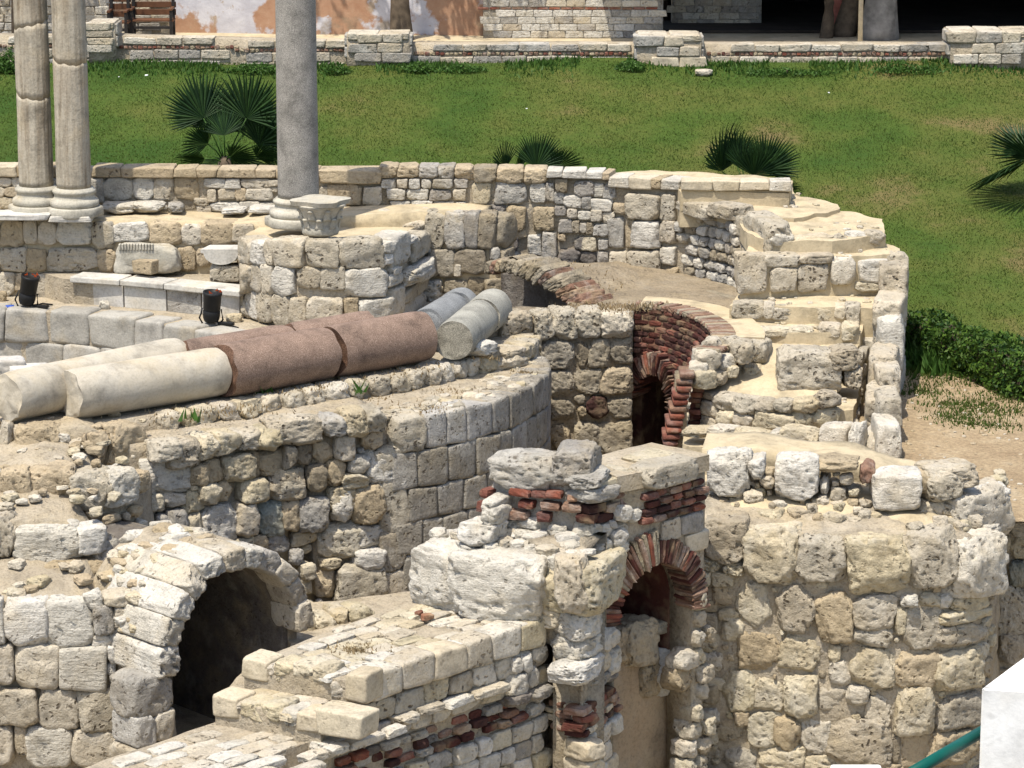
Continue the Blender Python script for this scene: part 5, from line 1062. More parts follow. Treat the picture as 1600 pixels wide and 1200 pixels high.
for _ in range(90):
    q = RG.choice(v); k2 = RG.uniform(.05, .17); w2.stone(Matrix.Translation(q+Vector((RG.uniform(-.1, .1), RG.uniform(-.1, .1), 0))) @ Matrix.Rotation(RG.random()*3, 4, 'Z') @ Matrix.Rotation(RG.uniform(-.3, .3), 4, 'X') @ Matrix.Diagonal((k2*1.4, k2, k2*.9, 1)), 'rub', RG.choice(('yel', 'lime', 'tan', 'pit')), 'stone')
f4w.darts([(1100, 720), (1340, 740), (1340, 830), (1100, 820)], [(.2, .15), (.14, .1), (.1, .08), (.07, .06)], mats=('yel', 'lime', 'tan', 'pit'), tries=110, prot=(-.05, .05))
# lower continuation to the right
w3 = thing('stone_wall', P(1590, 1000, Y=35.2), 'low rubble wall continuing behind the rounded rubble wall at the right edge', 'wall')
f5w = Face(w3, [G(1530, 35.3, -9.5), G(1600, 35.2, -9.5), G(1700, 35.0, -9.5), G(1850, 34.7, -9.5)])
f5w.core([(1530, 810), (1600, 812), (1700, 815), (1850, 820)], -12.3, 1.1, 'mortar', .06)
f5w.px(C9, [(1480, 440, 1600, 640, 'p'), (1500, 640, 1600, 760), (1540, 170, 1640, 240, 'w'), (1540, 240, 1640, 330), (1600, 330, 1700, 440), (1540, 340, 1600, 440, 'e'), (1600, 450, 1720, 600), (1600, 610, 1720, 760), (1640, 200, 1760, 330)], 'big', ('yel', 'lime'), (.0, .08))
f5w.courses(rows(-9.3, -12, .33), (.35, .55), mats=('yel', 'tan'), kind='ash', tol=.1)
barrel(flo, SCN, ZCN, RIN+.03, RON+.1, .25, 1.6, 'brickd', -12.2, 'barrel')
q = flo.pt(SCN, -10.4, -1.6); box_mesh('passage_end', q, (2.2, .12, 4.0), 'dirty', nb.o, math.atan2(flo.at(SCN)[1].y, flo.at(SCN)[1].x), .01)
# dark wall added deep under the broken rib, standing in for shade
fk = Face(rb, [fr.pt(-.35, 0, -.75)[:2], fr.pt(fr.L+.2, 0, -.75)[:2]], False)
fk.core([('s', 0, -8.22), ('s', fk.L*.35, -8.2), ('s', fk.L*.6, -8.32), ('s', fk.L, -8.6)], -12, .3, 'dark', .05, name='shade_backing')
# ================================================================== FALLEN COLUMN DRUMS
def drum(name, p0, p1, r0, r1, mat, label, matend=None, rough=(.05, .05), tiltc=(0, 0), seg=48, group='fallen column pieces lying on the near theatre wall', chip=.0, seed=1):
    p0, p1 = Vector(p0), Vector(p1); ax = (p1-p0); L = ax.length; n = max(8, int(L/.12)); q = ax.normalized().to_track_quat('Z', 'Y').to_matrix()
    root = empty(name, (p0+p1)/2-Vector((0, 0, (r0+r1)/2)), label, 'column', group)
    verts, faces, mi = [], [], []
    o = seed*13.7
    for i in range(n+1):
        u = i/n
        for k in range(seg):
            a = 2*math.pi*k/seg; d = Vector((math.cos(a), math.sin(a), 0)); r = r0+(r1-r0)*u; h = L*u
            e0, e1 = max(0, 1-u*n/2.0), max(0, 1-(1-u)*n/2.0)
            h += e0*(noise.noise(d*1.6+Vector((o, 0, 0)))*rough[0]*1.5+tiltc[0]*d.y)+e1*(noise.noise(d*1.6+Vector((0, o, 0)))*rough[1]*1.5+tiltc[1]*d.y)
            r += noise.noise(Vector((d.x*1.2, d.y*1.2, h*1.1+o)))*.008
            if chip and e0 > .4: r -= chip*max(0, noise.noise(d*2.1+Vector((o, o, 1)))-.05)*1.6*(e0-.4)
            if e0 == 1 or e1 == 1: r -= .012
            verts.append(p0+q @ (d*r+Vector((0, 0, h))))
    for i in range(n):
        for k in range(seg): faces.append((i*seg+k, i*seg+(k+1) % seg, (i+1)*seg+(k+1) % seg, (i+1)*seg+k))
    sh = meshobj('shaft', verts, faces, M[mat], root)
    for end in (0, 1):                                              # broken end faces
        v2, f2 = [], []; ring = [verts[(n if end else 0)*seg+k] for k in range(seg)]; cc = sum(ring, Vector())/seg; rg_ = 6
        for j in range(rg_+1):
            for k in range(seg):
                p = ring[k].lerp(cc, j/rg_*.98)
                if j: p = p+ax.normalized()*((nz(p, 3.5, o)*.6+nz(p, 9, o)*.4)*.05); dd = (p-(p1 if end else p0)).dot(ax.normalized()); p -= ax.normalized()*dd*.75*min(1, j/2)
                v2.append(p)
        for j in range(rg_):
            for k in range(seg): f2.append((j*seg+k, j*seg+(k+1) % seg, (j+1)*seg+(k+1) % seg, (j+1)*seg+k))
        f2.append(tuple(rg_*seg+k for k in range(seg)))
        meshobj('broken_end', v2, f2, M[matend or mat], root, False)
    return root
ZD = -8.28
def axp(px, py, z=ZD): return P(px, py, z=z)
a0, a1 = axp(108, 617), axp(341, 580)
drum('column_piece', a0, a1, .315, .315, 'cream', 'front fallen cream marble column piece with a jagged broken left end', 'cream', (.06, .025), chip=.07, seed=3)
b0, b1 = axp(8, 626), axp(275, 566); b0.z += .03; b1.z += .03
drum('column_piece', b0, b1, .31, .30, 'cream', 'rear fallen cream marble column piece running out of the left edge', 'cream', (.06, .025), chip=.07, seed=5)
r0, r1, r2, r3 = axp(348, 579, -8.26), axp(509, 551, -8.26), axp(518, 549.5, -8.26), axp(659, 525, -8.26)
drum('column_piece', r0, r1, .345, .345, 'gred', 'left piece of the front fallen red granite column, next to the cream piece', 'gredb', (.045, .03), seed=7)
drum('column_piece', r2, r3, .345, .345, 'gred', 'right piece of the front fallen red granite column, touching the grey pieces', 'gredb', (.035, .012), seed=8)
ax = (r1-r0).normalized(); off = Vector((-ax.y, ax.x, 0))*.70
off.z = -.04
drum('column_piece', r0+off-ax*.1, r0+off+ax*1.52, .33, .33, 'gred', 'left piece of the rear red granite column, mostly hidden behind the front one', 'gredb', (.06, .05), seed=9)
drum('column_piece', r0+off+ax*1.6, r3+off-ax*.35, .33, .33, 'gred', 'right piece of the rear red granite column, just showing above the front one', 'gredb', (.06, .05), seed=10)
k0 = P(668, 512, z=-8.28); k1 = P(708, 487, z=-8.28); k2 = P(712, 484.5, z=-8.28); k3 = P(731, 473, z=-8.28)
drum('column_piece', k0, k1, .27, .27, 'gblue', 'nearer blue grey granite column piece behind the end of the red granite column', 'gblue', (.03, .04), seed=11)
drum('column_piece', k2, P(723, 477.5, z=-8.28), .27, .27, 'gblue', 'farther blue grey granite column piece at the end of its pair', 'gblue', (.04, .03), seed=12)
g0, g1 = P(709, 532, z=-8.30), P(750, 498, z=-8.30); g2, g3 = P(752.5, 496, z=-8.30), P(772, 480, z=-8.30)
drum('column_piece', g0, g1, .275, .275, 'ggreen', 'nearer greenish grey granite column piece showing its round rough cut end', 'ggreenb', (.02, .04), seed=13)
drum('column_piece', g2, g3, .275, .275, 'ggreen', 'farther greenish grey granite column piece behind the round cut end', 'ggreenb', (.05, .02), seed=14)
# loose bits at the left edge
def rock(name, p, size, mat, label, cat='stone', kind='rub', rot=0, group=None):
    me = RG.choice(V[kind]); o = bpy.data.objects.new(name, me); C.objects.link(o)
    o.matrix_world = Matrix.Translation(Vector(p)+Vector((0, 0, size[2]*.42))) @ Matrix.Rotation(rot, 4, 'Z') @ Matrix.Diagonal((*size, 1))
    o.material_slots[0].link = 'OBJECT'; o.material_slots[0].material = M[mat]; return tag(o, label, cat, group)
rock('marble_fragment', P(8, 588, z=-8.6), (.5, .35, .26), 'marble', 'pale marble fragment at the left edge behind the rear cream column piece', 'stone', 'ash', .3)
rock('marble_fragment', P(45, 590, z=-8.6), (.5, .3, .18), 'marble', 'flat marble fragment just right of the one at the left edge', 'stone', 'ash', .2)

# ================================================================== STANDING COLUMNS
def base_prof(r, s=1.0):
    return [(r*1.36, 0), (r*1.40, .02), (r*1.42, .05), (r*1.38, .09), (r*1.25, .11), (r*1.18, .125), (r*1.14, .16), (r*1.17, .19), (r*1.22, .20), (r*1.25, .225), (r*1.22, .25), (r*1.12, .262), (r*1.1, .28)]
def flute(nf, dep):
    def fn(v, a, j):
        k = 1-dep*abs(math.sin(a*nf/2))**.7*(.55+.9*max(0, noise.noise(Vector((math.cos(a)*1.2, math.sin(a)*1.2, v.z*.35)))+.2)); w = 1+noise.noise(Vector((math.cos(a)*2, math.sin(a)*2, v.z*1.3)))*.02
        return Vector((v.x*k*w, v.y*k*w, v.z))
    return fn
def std_column(px, pyb, Y, r, ht, mat, label, fl=None, cracks=(), plinth=True, lean=0.0, bmat='capital'):
    p = P(px, pyb, Y=Y); root = empty('standing_column', p, label, 'column', 'columns standing on the old walls')
    z0 = p.z
    if plinth:
        pl = lathe('plinth', p, [(r*1.62, 0), (r*1.66, .02), (r*1.66, .12), (r*1.6, .14)], bmat, root, 8, fn=lambda v, a, j: Vector((max(-r*1.5, min(r*1.5, v.x*1.12)), max(-r*1.5, min(r*1.5, v.y*1.12)), v.z)) if False else v)
        z0 += .145
    lathe('base', (p.x, p.y, z0), base_prof(r), bmat, root, 40)
    z0 += .285; cuts = [0]+list(cracks)+[ht]
    for i, (a, b) in enumerate(zip(cuts, cuts[1:])):
        n = max(6, int((b-a)/.07)); prof = []
        for j in range(n+1):
            u = j/n; h = a+(b-a)*u; e = min(u*n, (1-u)*n); rr = r*(1-.035*h/3); rr -= .007 if e < .5 and (a > 0 or u > .5) else 0
            prof.append((rr, h))
        def fn(v, an, j, a=a, b=b, n=n, first=(i == 0), last=(i == len(cuts)-2)):
            w = fl(v, an, j) if fl else Vector((v.x*(1+noise.noise(Vector((math.cos(an), math.sin(an), v.z)))*.008), v.y, v.z))
            tl = .09*math.sin(an*1.0+i_*1.7)+.05*noise.noise(Vector((math.cos(an)*2, math.sin(an)*2, i_*3.0)))
            if not first and j < 2: w.z += tl_prev(an)*(1-j/2)+.003
            if not last and j > n-2: w.z += tl_next(an)*(1-(n-j)/2)-.003
            return w
        def mk(i): return lambda an: .07*math.sin(an+i*2.1+.6)+.05*noise.noise(Vector((math.cos(an)*2, math.sin(an)*2, i*3.0)))
        i_ = i; tl_prev, tl_next = mk(i), mk(i+1)
        lathe('shaft', (p.x, p.y, z0), prof, mat, root, 96 if fl else 48, fn=fn)
    return root
std_column(58.5, 333, 45.95, .262, 4.6, 'shaft', 'left fluted brown marble column of the twin pair, cracked slantwise at mid height', flute(22, .022), (1.38, 2.42))
std_column(117, 336, 45.75, .262, 4.6, 'shaft', 'right fluted pale marble column of the twin pair, with one crack near the top', flute(22, .02), (1.92,))
for (px, py, w, m) in ((30, 340, .95, 'marble'), (112, 343, .62, 'marble')):
    q = P(px, py, Y=45.62); rock('marble_slab', q, (w, .5, .09), m, 'thin marble slab under the base of the %s twin column' % ('left' if px < 60 else 'right'), 'slab', 'cut')
std_column(467, 352, 44.9, .305, 4.6, 'ggrey', 'smooth grey granite column standing on the round-fronted pier', None, (), True, bmat='capital')

# ================================================================== CORINTHIAN CAPITAL on the pier
pc = P(501, 365, Y=43.75); cap = empty('stone_capital', pc, 'broken carved leafy stone capital standing on the pier in front of the grey column', 'capital')
def bellfn(v, a, j):
    lf = abs(math.sin(a*4)); up = min(1, max(0, (v.z-.12)/.3)); k = 1+.10*(1-lf)*math.sin(min(1, v.z/.42)*math.pi)*(1 if v.z > .1 else 0)+.04*noise.noise(v*9)
    return Vector((v.x*k, v.y*k, v.z))
bell = lathe('bell', pc, [(.255, 0), (.265, .03), (.262, .10), (.245, .13), (.25, .17), (.265, .22), (.27, .26), (.285, .30), (.31, .35), (.345, .40), (.375, .43), (.36, .44)], 'capital', cap, 64, fn=bellfn)
for row, (zz, rr, nn) in enumerate(((.16, .27, 8), (.29, .30, 8))):
    for k in range(nn):
        a = 2*math.pi*(k+.5*row)/nn; c = pc+Vector((math.cos(a)*rr, math.sin(a)*rr, zz)); v, f = [], []
        for i in range(6):
            for j in range(5):
                u, w = i/5, (j-2)/2; lift = .035*u**2+.05*max(0, u-.7); 
                x = .075*(1-u*.35)*w*(1-.25*abs(math.sin(u*9))); q = Vector((rr*.0+lift+.012-.02*w*w, x, -.06+.15*u-.09*max(0, u-.75)))
                v.append(c+Matrix.Rotation(a, 3, 'Z') @ q)
        for i in range(5):
            for j in range(4): f.append((i*5+j, i*5+j+1, (i+1)*5+j+1, (i+1)*5+j))
        o = meshobj('carved_leaf', v, f, M['capital'], bell); md = o.modifiers.new('thickness', 'SOLIDIFY'); md.thickness = .03
ab = bmesh.new(); N_ = 48; top, bot = [], []
for i in range(N_):
    a = 2*math.pi*i/N_+.3; r = .40*(1+.13*math.cos(4*(a-.3))); r *= 1+noise.noise(Vector((math.cos(a)*2, math.sin(a)*2, 0)))*.06
    for lst, z, kk in ((bot, .435, .94), (top, .505, 1.0)): lst.append(ab.verts.new(pc+Vector((math.cos(a)*r*kk, math.sin(a)*r*kk, z))))
for i in range(N_): ab.faces.new((bot[i], bot[(i+1) % N_], top[(i+1) % N_], top[i]))
ab.faces.new(top); ab.faces.new(list(reversed(bot))); bmobj('abacus', ab, M['capital'], cap, False)

# ================================================================== THINGS ON AND NEAR THE BENCH
def face_box(name, label, cat, x0, y0, x1, y1, Y, depth, mat, kind='ash', rot=0.0):
    a, b = P(x0, y1, Y=Y), P(x1, y0, Y=Y); w, h = b.x-a.x, b.z-a.z; me = RG.choice(V[kind])
    o = bpy.data.objects.new(name, me); C.objects.link(o); o.matrix_world = Matrix.Translation(((a.x+b.x)/2, Y+depth/2, (a.z+b.z)/2)) @ Matrix.Rotation(rot, 4, 'Z') @ Matrix.Diagonal((w, depth, h, 1))
    o.material_slots[0].link = 'OBJECT'; o.material_slots[0].material = M[mat]; return tag(o, label, cat) if label else o
Yb = P(230, 428, z=-8.36).y-.02
fr_ = empty('carved_block', P(230, 430, Y=Yb), 'broken marble cornice block with a toothed carved edge lying on the bench', 'stone')
o = face_box('block', None, None, 181, 385, 277, 428, Yb, .35, 'capital', 'ash'); o.parent = fr_; o.matrix_parent_inverse = fr_.matrix_world.inverted()
for i in range(12):
    q = P(187+i*4.6, 386, Y=Yb-.0); o = box_mesh('dentil', q+Vector((0, .03, 0)), (.032, .10, .09), 'capital', fr_, 0, .008)
o = face_box('sandstone_block', 'small brown sandstone block leaning against the carved block on the bench', 'stone', 208, 408, 244, 428, Yb-.3, .2, 'tan', 'cut', -.5)
Yk = P(350, 440, z=-8.36).y+.05
br = empty('marble_bracket', P(350, 440, Y=Yk), 'half-round marble bracket slab resting on a rough stone at the bench end', 'bracket')
v = []; n = 18; prof = []
for i in range(n+1):
    a = math.pi*i/n; prof.append((-math.cos(a)*.25, -.17*math.sin(a)))
pq = P(345, 394, Y=Yk)
pl = [(-.30, .04), (.34, .04), (.34, -.01)]+[(x*1.02, z-.02) for x, z in reversed(prof)]+[(-.30, -.01)]
bm = bmesh.new(); vs1 = [bm.verts.new(pq+Vector((x, 0, z))) for x, z in pl]; vs2 = [bm.verts.new(pq+Vector((x+.1, .4, z))) for x, z in pl]
bm.faces.new(vs1); bm.faces.new(list(reversed(vs2)))
for i in range(len(pl)): bm.faces.new((vs1[i], vs2[i], vs2[(i+1) % len(pl)], vs1[(i+1) % len(pl)]))
bmesh.ops.triangulate(bm, faces=[f for f in bm.faces if len(f.verts) > 4]); bmobj('slab', bm, M['marble'], br, False)
o = face_box('support_stone', None, None, 328, 416, 374, 441, Yk+.03, .35, 'pit'); o.parent = br; o.matrix_parent_inverse = br.matrix_world.inverted()
Yq = P(495, 503, z=-8.78).y-.0
for (y0, y1, dy, lb) in ((449, 478, .05, 'upper'), (476, 506, .0, 'lower')):
    o = face_box('sandstone_block', '%s of the two smooth yellow sandstone blocks stacked against the pier' % lb, 'stone', 454, y0, 537, y1, Yq+dy, .45, 'fresh', 'cut', .35)
rock('grey_stone', P(532, 500, z=-8.78), (.38, .26, .17), 'ggrey', 'grey granite chunk beside the stacked sandstone blocks', 'stone', 'rub')
rock('loose_stone', P(163, 483, z=-8.79), (.15, .12, .13), 'lime', 'small loose stone on the floor before the bench', 'stone')
rock('loose_stone', P(366, 503, z=-8.79), (.22, .16, .13), 'yel', 'yellowish loose stone beside the right floodlight', 'stone')
rock('blue_rag', P(14, 482, z=-8.79), (.16, .12, .05), 'blue', 'crumpled blue plastic rag on the floor at the left edge', 'rag')
rock('loose_stone', P(2, 470, z=-8.79), (.16, .12, .16), 'tan', 'reddish tan loose stone at the left edge behind the blue rag', 'stone')
def floodlight(px, py, tilt, label, side):
    p = P(px, py, z=-8.78); root = empty('floodlight', p, label, 'floodlight', 'floodlights on the theatre floor')
    ax = Vector((math.sin(tilt), -.12, math.cos(tilt))).normalized(); c = p+Vector((0, 0, .05))
    hs_ = lathe('housing', c, [(.07, 0), (.10, .01), (.118, .05), (.125, .10), (.125, .17), (.115, .18), (.115, .19), (.125, .20), (.132, .40), (.140, .42), (.140, .455), (.122, .455), (.115, .43)], 'black', root, 28, ax)
    lathe('lens', c+ax*.40, [(.001, .0), (.10, .002), (.113, .0)], 'black', hs_, 28, ax, cap=False)
    sd = Vector((math.cos(tilt), 0, -math.sin(tilt)))
    for s in (-1, 1): tube('bracket', [c+ax*.2+sd*.135*s, c+ax*.05+sd*.17*s+Vector((0, -.02, 0)), p+Vector((.12*s, .02, .01))], .014, 'black', root, 6)
    box_mesh('foot', p+Vector((.22*side, -.03, .03)), (.24, .08, .045), 'black', root, -.35*side, .01)
    fl_ = []
    for k in range(5):
        a = RG.uniform(0, 6.28); q = c+ax*.45+Vector((math.cos(a)*.11, math.sin(a)*.11, 0)); fl_.append((q, RG.uniform(.02, .05)))
    v, f = [], []
    for q, h in fl_: i = len(v); v += [q+Vector((-.025, 0, 0)), q+Vector((.025, 0, 0)), q+Vector((RG.uniform(-.03, .03), 0, h))]; f.append((i, i+1, i+2))
    meshobj('torn_filter', v, f, M['lens'], hs_, False)
    return root
floodlight(41, 481, .20, 'left black floodlight on the theatre floor with torn orange filter', 1)
floodlight(330, 508, .08, 'right black floodlight standing in front of the marble bench end', 1)
cp_ = [P(338, 503, z=-8.77), P(350, 505, z=-8.77), P(360, 508, z=-8.77), P(372, 512, z=-8.77)]
tag(tube('power_cable', cp_, .012, 'black'), 'short black power cable lying beside the right floodlight', 'cable')
tag(tube('power_cable', [P(52, 479, z=-8.77), P(66, 474, z=-8.77), P(82, 476, z=-8.77)], .012, 'black'), 'short black power cable lying beside the left floodlight', 'cable')

# ================================================================== LAWN PALMS
def leaf_mesh(name, L, n, span, seed):
    rg = random.Random(seed); v, f = [], []
    for i in range(n):
        a = -span/2+span*(i+.5)/n; l = L*(1-.25*(abs(a)/(span/2))**2)*rg.uniform(.9, 1.05); d = Vector((math.sin(a), 0, math.cos(a))); sd = Vector((math.cos(a), 0, -math.sin(a)))
        wb = l*span/n*.85; dr = rg.uniform(.03, .12)*l; z0 = (.02 if i % 2 else -.02)*L
        k = len(v)
        pts_ = [(0.02, .15, 0), (.35, 1.0, 0), (.6, .9, -.15), (.85, .45, -.5), (1.0, .03, -1)]
        for u, w, q in pts_:
            c = d*l*u+Vector((0, q*dr+z0*min(1, u*3), 0)); w_ = wb*w*min(1, u*1.6+.1)
            v += [c-sd*w_*.5, c+Vector((0, -.25*w_, 0)), c+sd*w_*.5]
        for j in range(len(pts_)-1):
            for m in range(2): f.append((k+j*3+m, k+j*3+m+1, k+(j+1)*3+m+1, k+(j+1)*3+m))
    me = bpy.data.meshes.new(name); me.from_pydata([tuple(q) for q in v], [], f); me.materials.append(M['palm']); return me
LV = [leaf_mesh('palm_leaf', 1.0, 38, 3.3, 1), leaf_mesh('palm_leaf', 1.0, 34, 2.6, 2), leaf_mesh('palm_leaf', 1.0, 40, 3.9, 3)]
def palm(px, py, Y, leaves, label, stem=True):
    base = P(px, py, Y=Y); base.z = ground_z(base.x, base.y)+ZC; root = empty('fan_palm', base, label, 'palm', 'young fan palms along the foot of the lawn')
    if stem: lathe('trunk', base-Vector((0, 0, .1)), [(.14, 0), (.15, .1), (.12, .25), (.05, .35)], 'bark', root, 10)
    for (lx, ly, dY, L, roll, pit, yaw, vi) in leaves:
        h = P(lx, ly, Y=Y+dY); me = LV[vi]; o = bpy.data.objects.new('leaf', me); C.objects.link(o); o.parent = root; o.matrix_parent_inverse = root.matrix_world.inverted()
        o.matrix_world = Matrix.Translation(h) @ Matrix.Rotation(yaw, 4, 'Z') @ Matrix.Rotation(pit, 4, 'X') @ Matrix.Rotation(roll, 4, 'Y') @ Matrix.Diagonal((L, L, L, 1))
        s = base+Vector((0, 0, .12)); tube('petiole', [s, s.lerp(h, .5)+Vector((0, 0, .05)), h], .012, 'weed', root, 5)
    return root
palm(352, 256, 50.6, [(318, 185, .1, .78, -.35, -.15, .3, 0), (385, 185, -.1, .85, .30, .1, -.3, 0), (350, 212, -.2, .5, -.1, -.3, 0, 1), (405, 225, .1, .8, .9, .3, -.6, 2), (325, 225, .0, .55, -1.1, .4, .5, 1), (360, 245, -.3, .6, 1.5, .9, 0, 0), (320, 248, -.3, .55, -1.5, 1.1, 0, 1), (385, 205, .3, .8, .5, .0, .5, 2), (400, 245, -.2, .6, 1.2, .9, 0, 1), (335, 200, .3, .7, .1, -.1, 0, 0)], 'dark fan palm with a full crown on the lawn between the twin and grey columns')
palm(840, 262, 50.2, [(838, 262, -.1, .62, .25, 0, 0, 1), (790, 262, .1, .50, -.4, 0, .9, 1), (812, 262, .1, .4, .0, .2, 1.2, 1), (870, 262, .0, .5, .9, .5, 0, 1)], 'low fan palm whose leaves rise behind the middle of the rear wall', False)
palm(1165, 285, 49.4, [(1128, 268, .1, .85, -.02, .1, .9, 1), (1160, 262, .0, .55, .2, .0, .4, 1), (1192, 268, -.1, .72, .65, .1, -.2, 1), (1150, 255, .2, .6, -.2, .2, 0, 0), (1220, 295, -.1, .4, 1.5, .9, 0, 1), (1178, 275, -.2, .6, .3, .3, 0, 1)], 'fan palm growing behind the sandy top of the stair', False)
palm(1372, 265, 50.2, [(1030, 262, .2, .22, .2, .3, 0, 1), (1044, 264, .2, .2, .7, .3, 0, 1)], 'tips of a palm just showing over the rear wall coping', False) if False else None
pR = palm(1690, 262, 49.8, [(1690, 240, .2, .8, .2, .1, 0, 0)], 'fan palm reaching in from the right edge over the lawn')
def aimed_leaf(root, px, py, Y, L, A, S, vi):
    h = P(px, py, Y=Y); A = Vector(A).normalized(); S = Vector(S); S = (S-A*S.dot(A)).normalized(); N_ = A.cross(S)
    o = bpy.data.objects.new('leaf', LV[vi]); C.objects.link(o); o.parent = root; o.matrix_parent_inverse = root.matrix_world.inverted()
    o.matrix_world = Matrix(((S.x*L, N_.x*L, A.x*L, h.x), (S.y*L, N_.y*L, A.y*L, h.y), (S.z*L, N_.z*L, A.z*L, h.z), (0, 0, 0, 1)))
    s = root.matrix_world.translation+Vector((0, 0, .2)); tube('petiole', [s, s.lerp(h, .5)+Vector((0, 0, .15)), h], .014, 'weed', root, 5)
aimed_leaf(pR, 1606, 250, 49.5, 1.22, (-.9, -.1, -.38), (.25, -.85, .35), 1)
aimed_leaf(pR, 1610, 246, 49.6, .8, (-.75, .1, .42), (.3, -.8, .5), 1)
aimed_leaf(pR, 1600, 236, 49.7, .64, (-.5, .3, .35), (.6, .5, .3), 1)
# ================================================================== HEDGE
def leaf_cloud(name, pts, size, mat, parent=None, squash=.5):
    n = len(pts); p = np.array(pts); a = np.random.normal(0, 1, (n, 3)); a /= np.linalg.norm(a, axis=1)[:, None]; b = np.random.normal(0, 1, (n, 3)); b -= (b*a).sum(1)[:, None]*a; b /= np.linalg.norm(b, axis=1)[:, None]
    s = np.random.uniform(size[0], size[1], n)[:, None]; v = np.empty((n, 4, 3)); v[:, 0] = p-a*s; v[:, 1] = p+b*s*squash; v[:, 2] = p+a*s; v[:, 3] = p-b*s*squash
    me = bpy.data.meshes.new(name); me.vertices.add(4*n); me.vertices.foreach_set('co', v.reshape(-1)); me.loops.add(4*n); me.loops.foreach_set('vertex_index', np.arange(4*n, dtype=np.int32))
    me.polygons.add(n); me.polygons.foreach_set('loop_start', np.arange(0, 4*n, 4, dtype=np.int32)); me.update(calc_edges=True); me.materials.append(M[mat])
    o = bpy.data.objects.new(name, me); C.objects.link(o)
    if parent: o.parent = parent; o.matrix_parent_inverse = parent.matrix_world.inverted()
    return o
h0, h1 = P(1405, 548, z=-9.25), P(1640, 636, z=-9.25); hd = (h1-h0); hl = hd.length; hn = Vector((-hd.y, hd.x, 0)).normalized(); hd = hd.normalized()
hg = empty('hedge', (h0+h1)/2, 'clipped green hedge along the lawn foot at the right edge', 'hedge')
pts = []
while len(pts) < 16000:
    u, w, z = random.uniform(0, hl+1), random.uniform(0, 1), random.random(); top = .62+.12*noise.noise(Vector((u*1.6, 0, 0)))+.05*noise.noise(Vector((u*6, w*4, 0)))
    e = min(w, 1-w)*2; edge = max(abs(w-.5)*2, z)
    if random.random() > edge**2.2+.05: continue
    bul = .08*noise.noise(Vector((u*2.5, z*3, 5)))
    q = h0+hd*u+hn*(w*.75-.05+bul*(1 if w > .5 else -1)); q.z = GZ+ZC+z*top*(1-.15*(abs(w-.5)*2)**3); pts.append(tuple(q))
leaf_cloud('foliage', pts, (.025, .05), 'hedge', hg)
bx = box_mesh('branches', (h0+h1)/2+hn*.33+Vector((0, 0, .24)), (hl+1, .42, .4), 'bark', hg, math.atan2(hd.y, hd.x), .05, .05)
# brighter weeds at the hedge foot
pts = []
for _ in range(2600):
    q = P(random.gauss(1465, 22), 565+random.gauss(0, 8), z=-9.28); pts.append((q.x, q.y, ground_z(q.x, q.y)+ZC))
tag(grass_blades('tall_weeds', pts, (.08, .28), 'weed'), 'bright green tall weeds at the left end of the hedge foot', 'weeds', None, 'stuff')

# ================================================================== UPPER TERRACE: low wall, buildings, trees, bench
TZ = -6.28
slabp = [(-26, 56.15), (26, 56.15), (26, 90), (-26, 90)]
ter = slab(None, 'terrace_ground', slabp, TZ+.0, -8, 'sand', .02, 1.2, pxl=False); ter['kind'] = 'structure'
lw = thing('terrace_wall', P(900, 95, Y=56), 'long low limestone wall with a thin brick band along the top of the lawn', 'wall')
flw = Face(lw, [G(-260, 56, -6.2), G(180, 56, -6.2), G(900, 56, -6.2), G(1860, 56, -6.2)], False)
def lwtop(s): return -5.92-.15*min(1, max(0, s-flw.hit(180, 70)[0])/5.0)
zl = [lwtop(flw.hit(x, 70)[0]) for x in (300, 900)]
flw.core(lwtop, -7.2, .45, 'mortar', .03, amp=.01, ds=.3, dz=.3)
lwb = lambda a, b, o=0: None
sec = [(0, 180, -5.93), (180, 370, -5.95), (370, 545, -6.0), (640, 1000, -6.065), (1110, 1490, -6.07), (1590, 1700, -6.07)]
for x0, x1, zt_ in sec:
    s0_, s1_ = flw.hit(x0, 75)[0], flw.hit(x1, 75)[0]
    flw.courses([(zt_, zt_-.14)], (.42, .62), s0_, s1_, mats=('lime', 'grey', 'lime'), kind='cut', prot=(.01, .02), gap=.006, depth=.4)
    flw.courses([(zt_-.145, zt_-.215)], (.075, .10), s0_, s1_, mats=('brick', 'brickt', 'brickt', 'tan'), kind='brick', prot=(-.005, .02), gap=.006, name='brick', depth=.2)
    flw.courses([(zt_-.225, zt_-.40), (zt_-.41, zt_-.56)], (.38, .6), s0_, s1_, mats=('lime', 'grey', 'lime'), kind='cut', prot=(.0, .02), gap=.008, depth=.3)
def lpier(x0, x1, y0, y1, Y, dp, label, rows_=3):
    t = thing('wall_pier', P((x0+x1)/2, y1, Y=Y), label, 'pier', 'block piers along the terrace wall'); f = Face(t, [G(x0, Y, -6.1), G(x1, Y, -6.1)], False)
    z1, z0 = P(x0, y0, Y=Y).z-ZC, P(x0, y1, Y=Y).z-ZC; f.core(z1-.015, z0-.25, dp, 'mortar', .04, amp=.01, ds=.3, dz=.3)
    f.courses(rows(z1, z0, (z1-z0)/rows_), (.34, .56), 0, f.L, mats=('lime', 'lime', 'grey', 'fresh'), kind='cut', prot=(.0, .015), gap=.006, depth=.3)
    n = int(f.L/.45); 
    for i in range(n):
        s = f.L*(i+.5)/n; m = f.pt(s, z1-.05, -dp/2); t.stone(Matrix.Translation(m) @ Matrix.Diagonal((f.L/n*.97, dp*.96, .12, 1)), 'cut', 'lime', 'top_block')
    for z in (z1-.12, z1-.34):
        for x in (0, f.L): m = f.pt(x, z, -dp/2+.02); t.stone(Matrix.Translation(m) @ Matrix.Diagonal((.1, dp*.8, .2, 1)), 'cut', 'grey', 'side_block')
lpier(138, 180, 36, 82, 55.8, .8, 'block pier of the terrace wall beside the twin columns', 4)
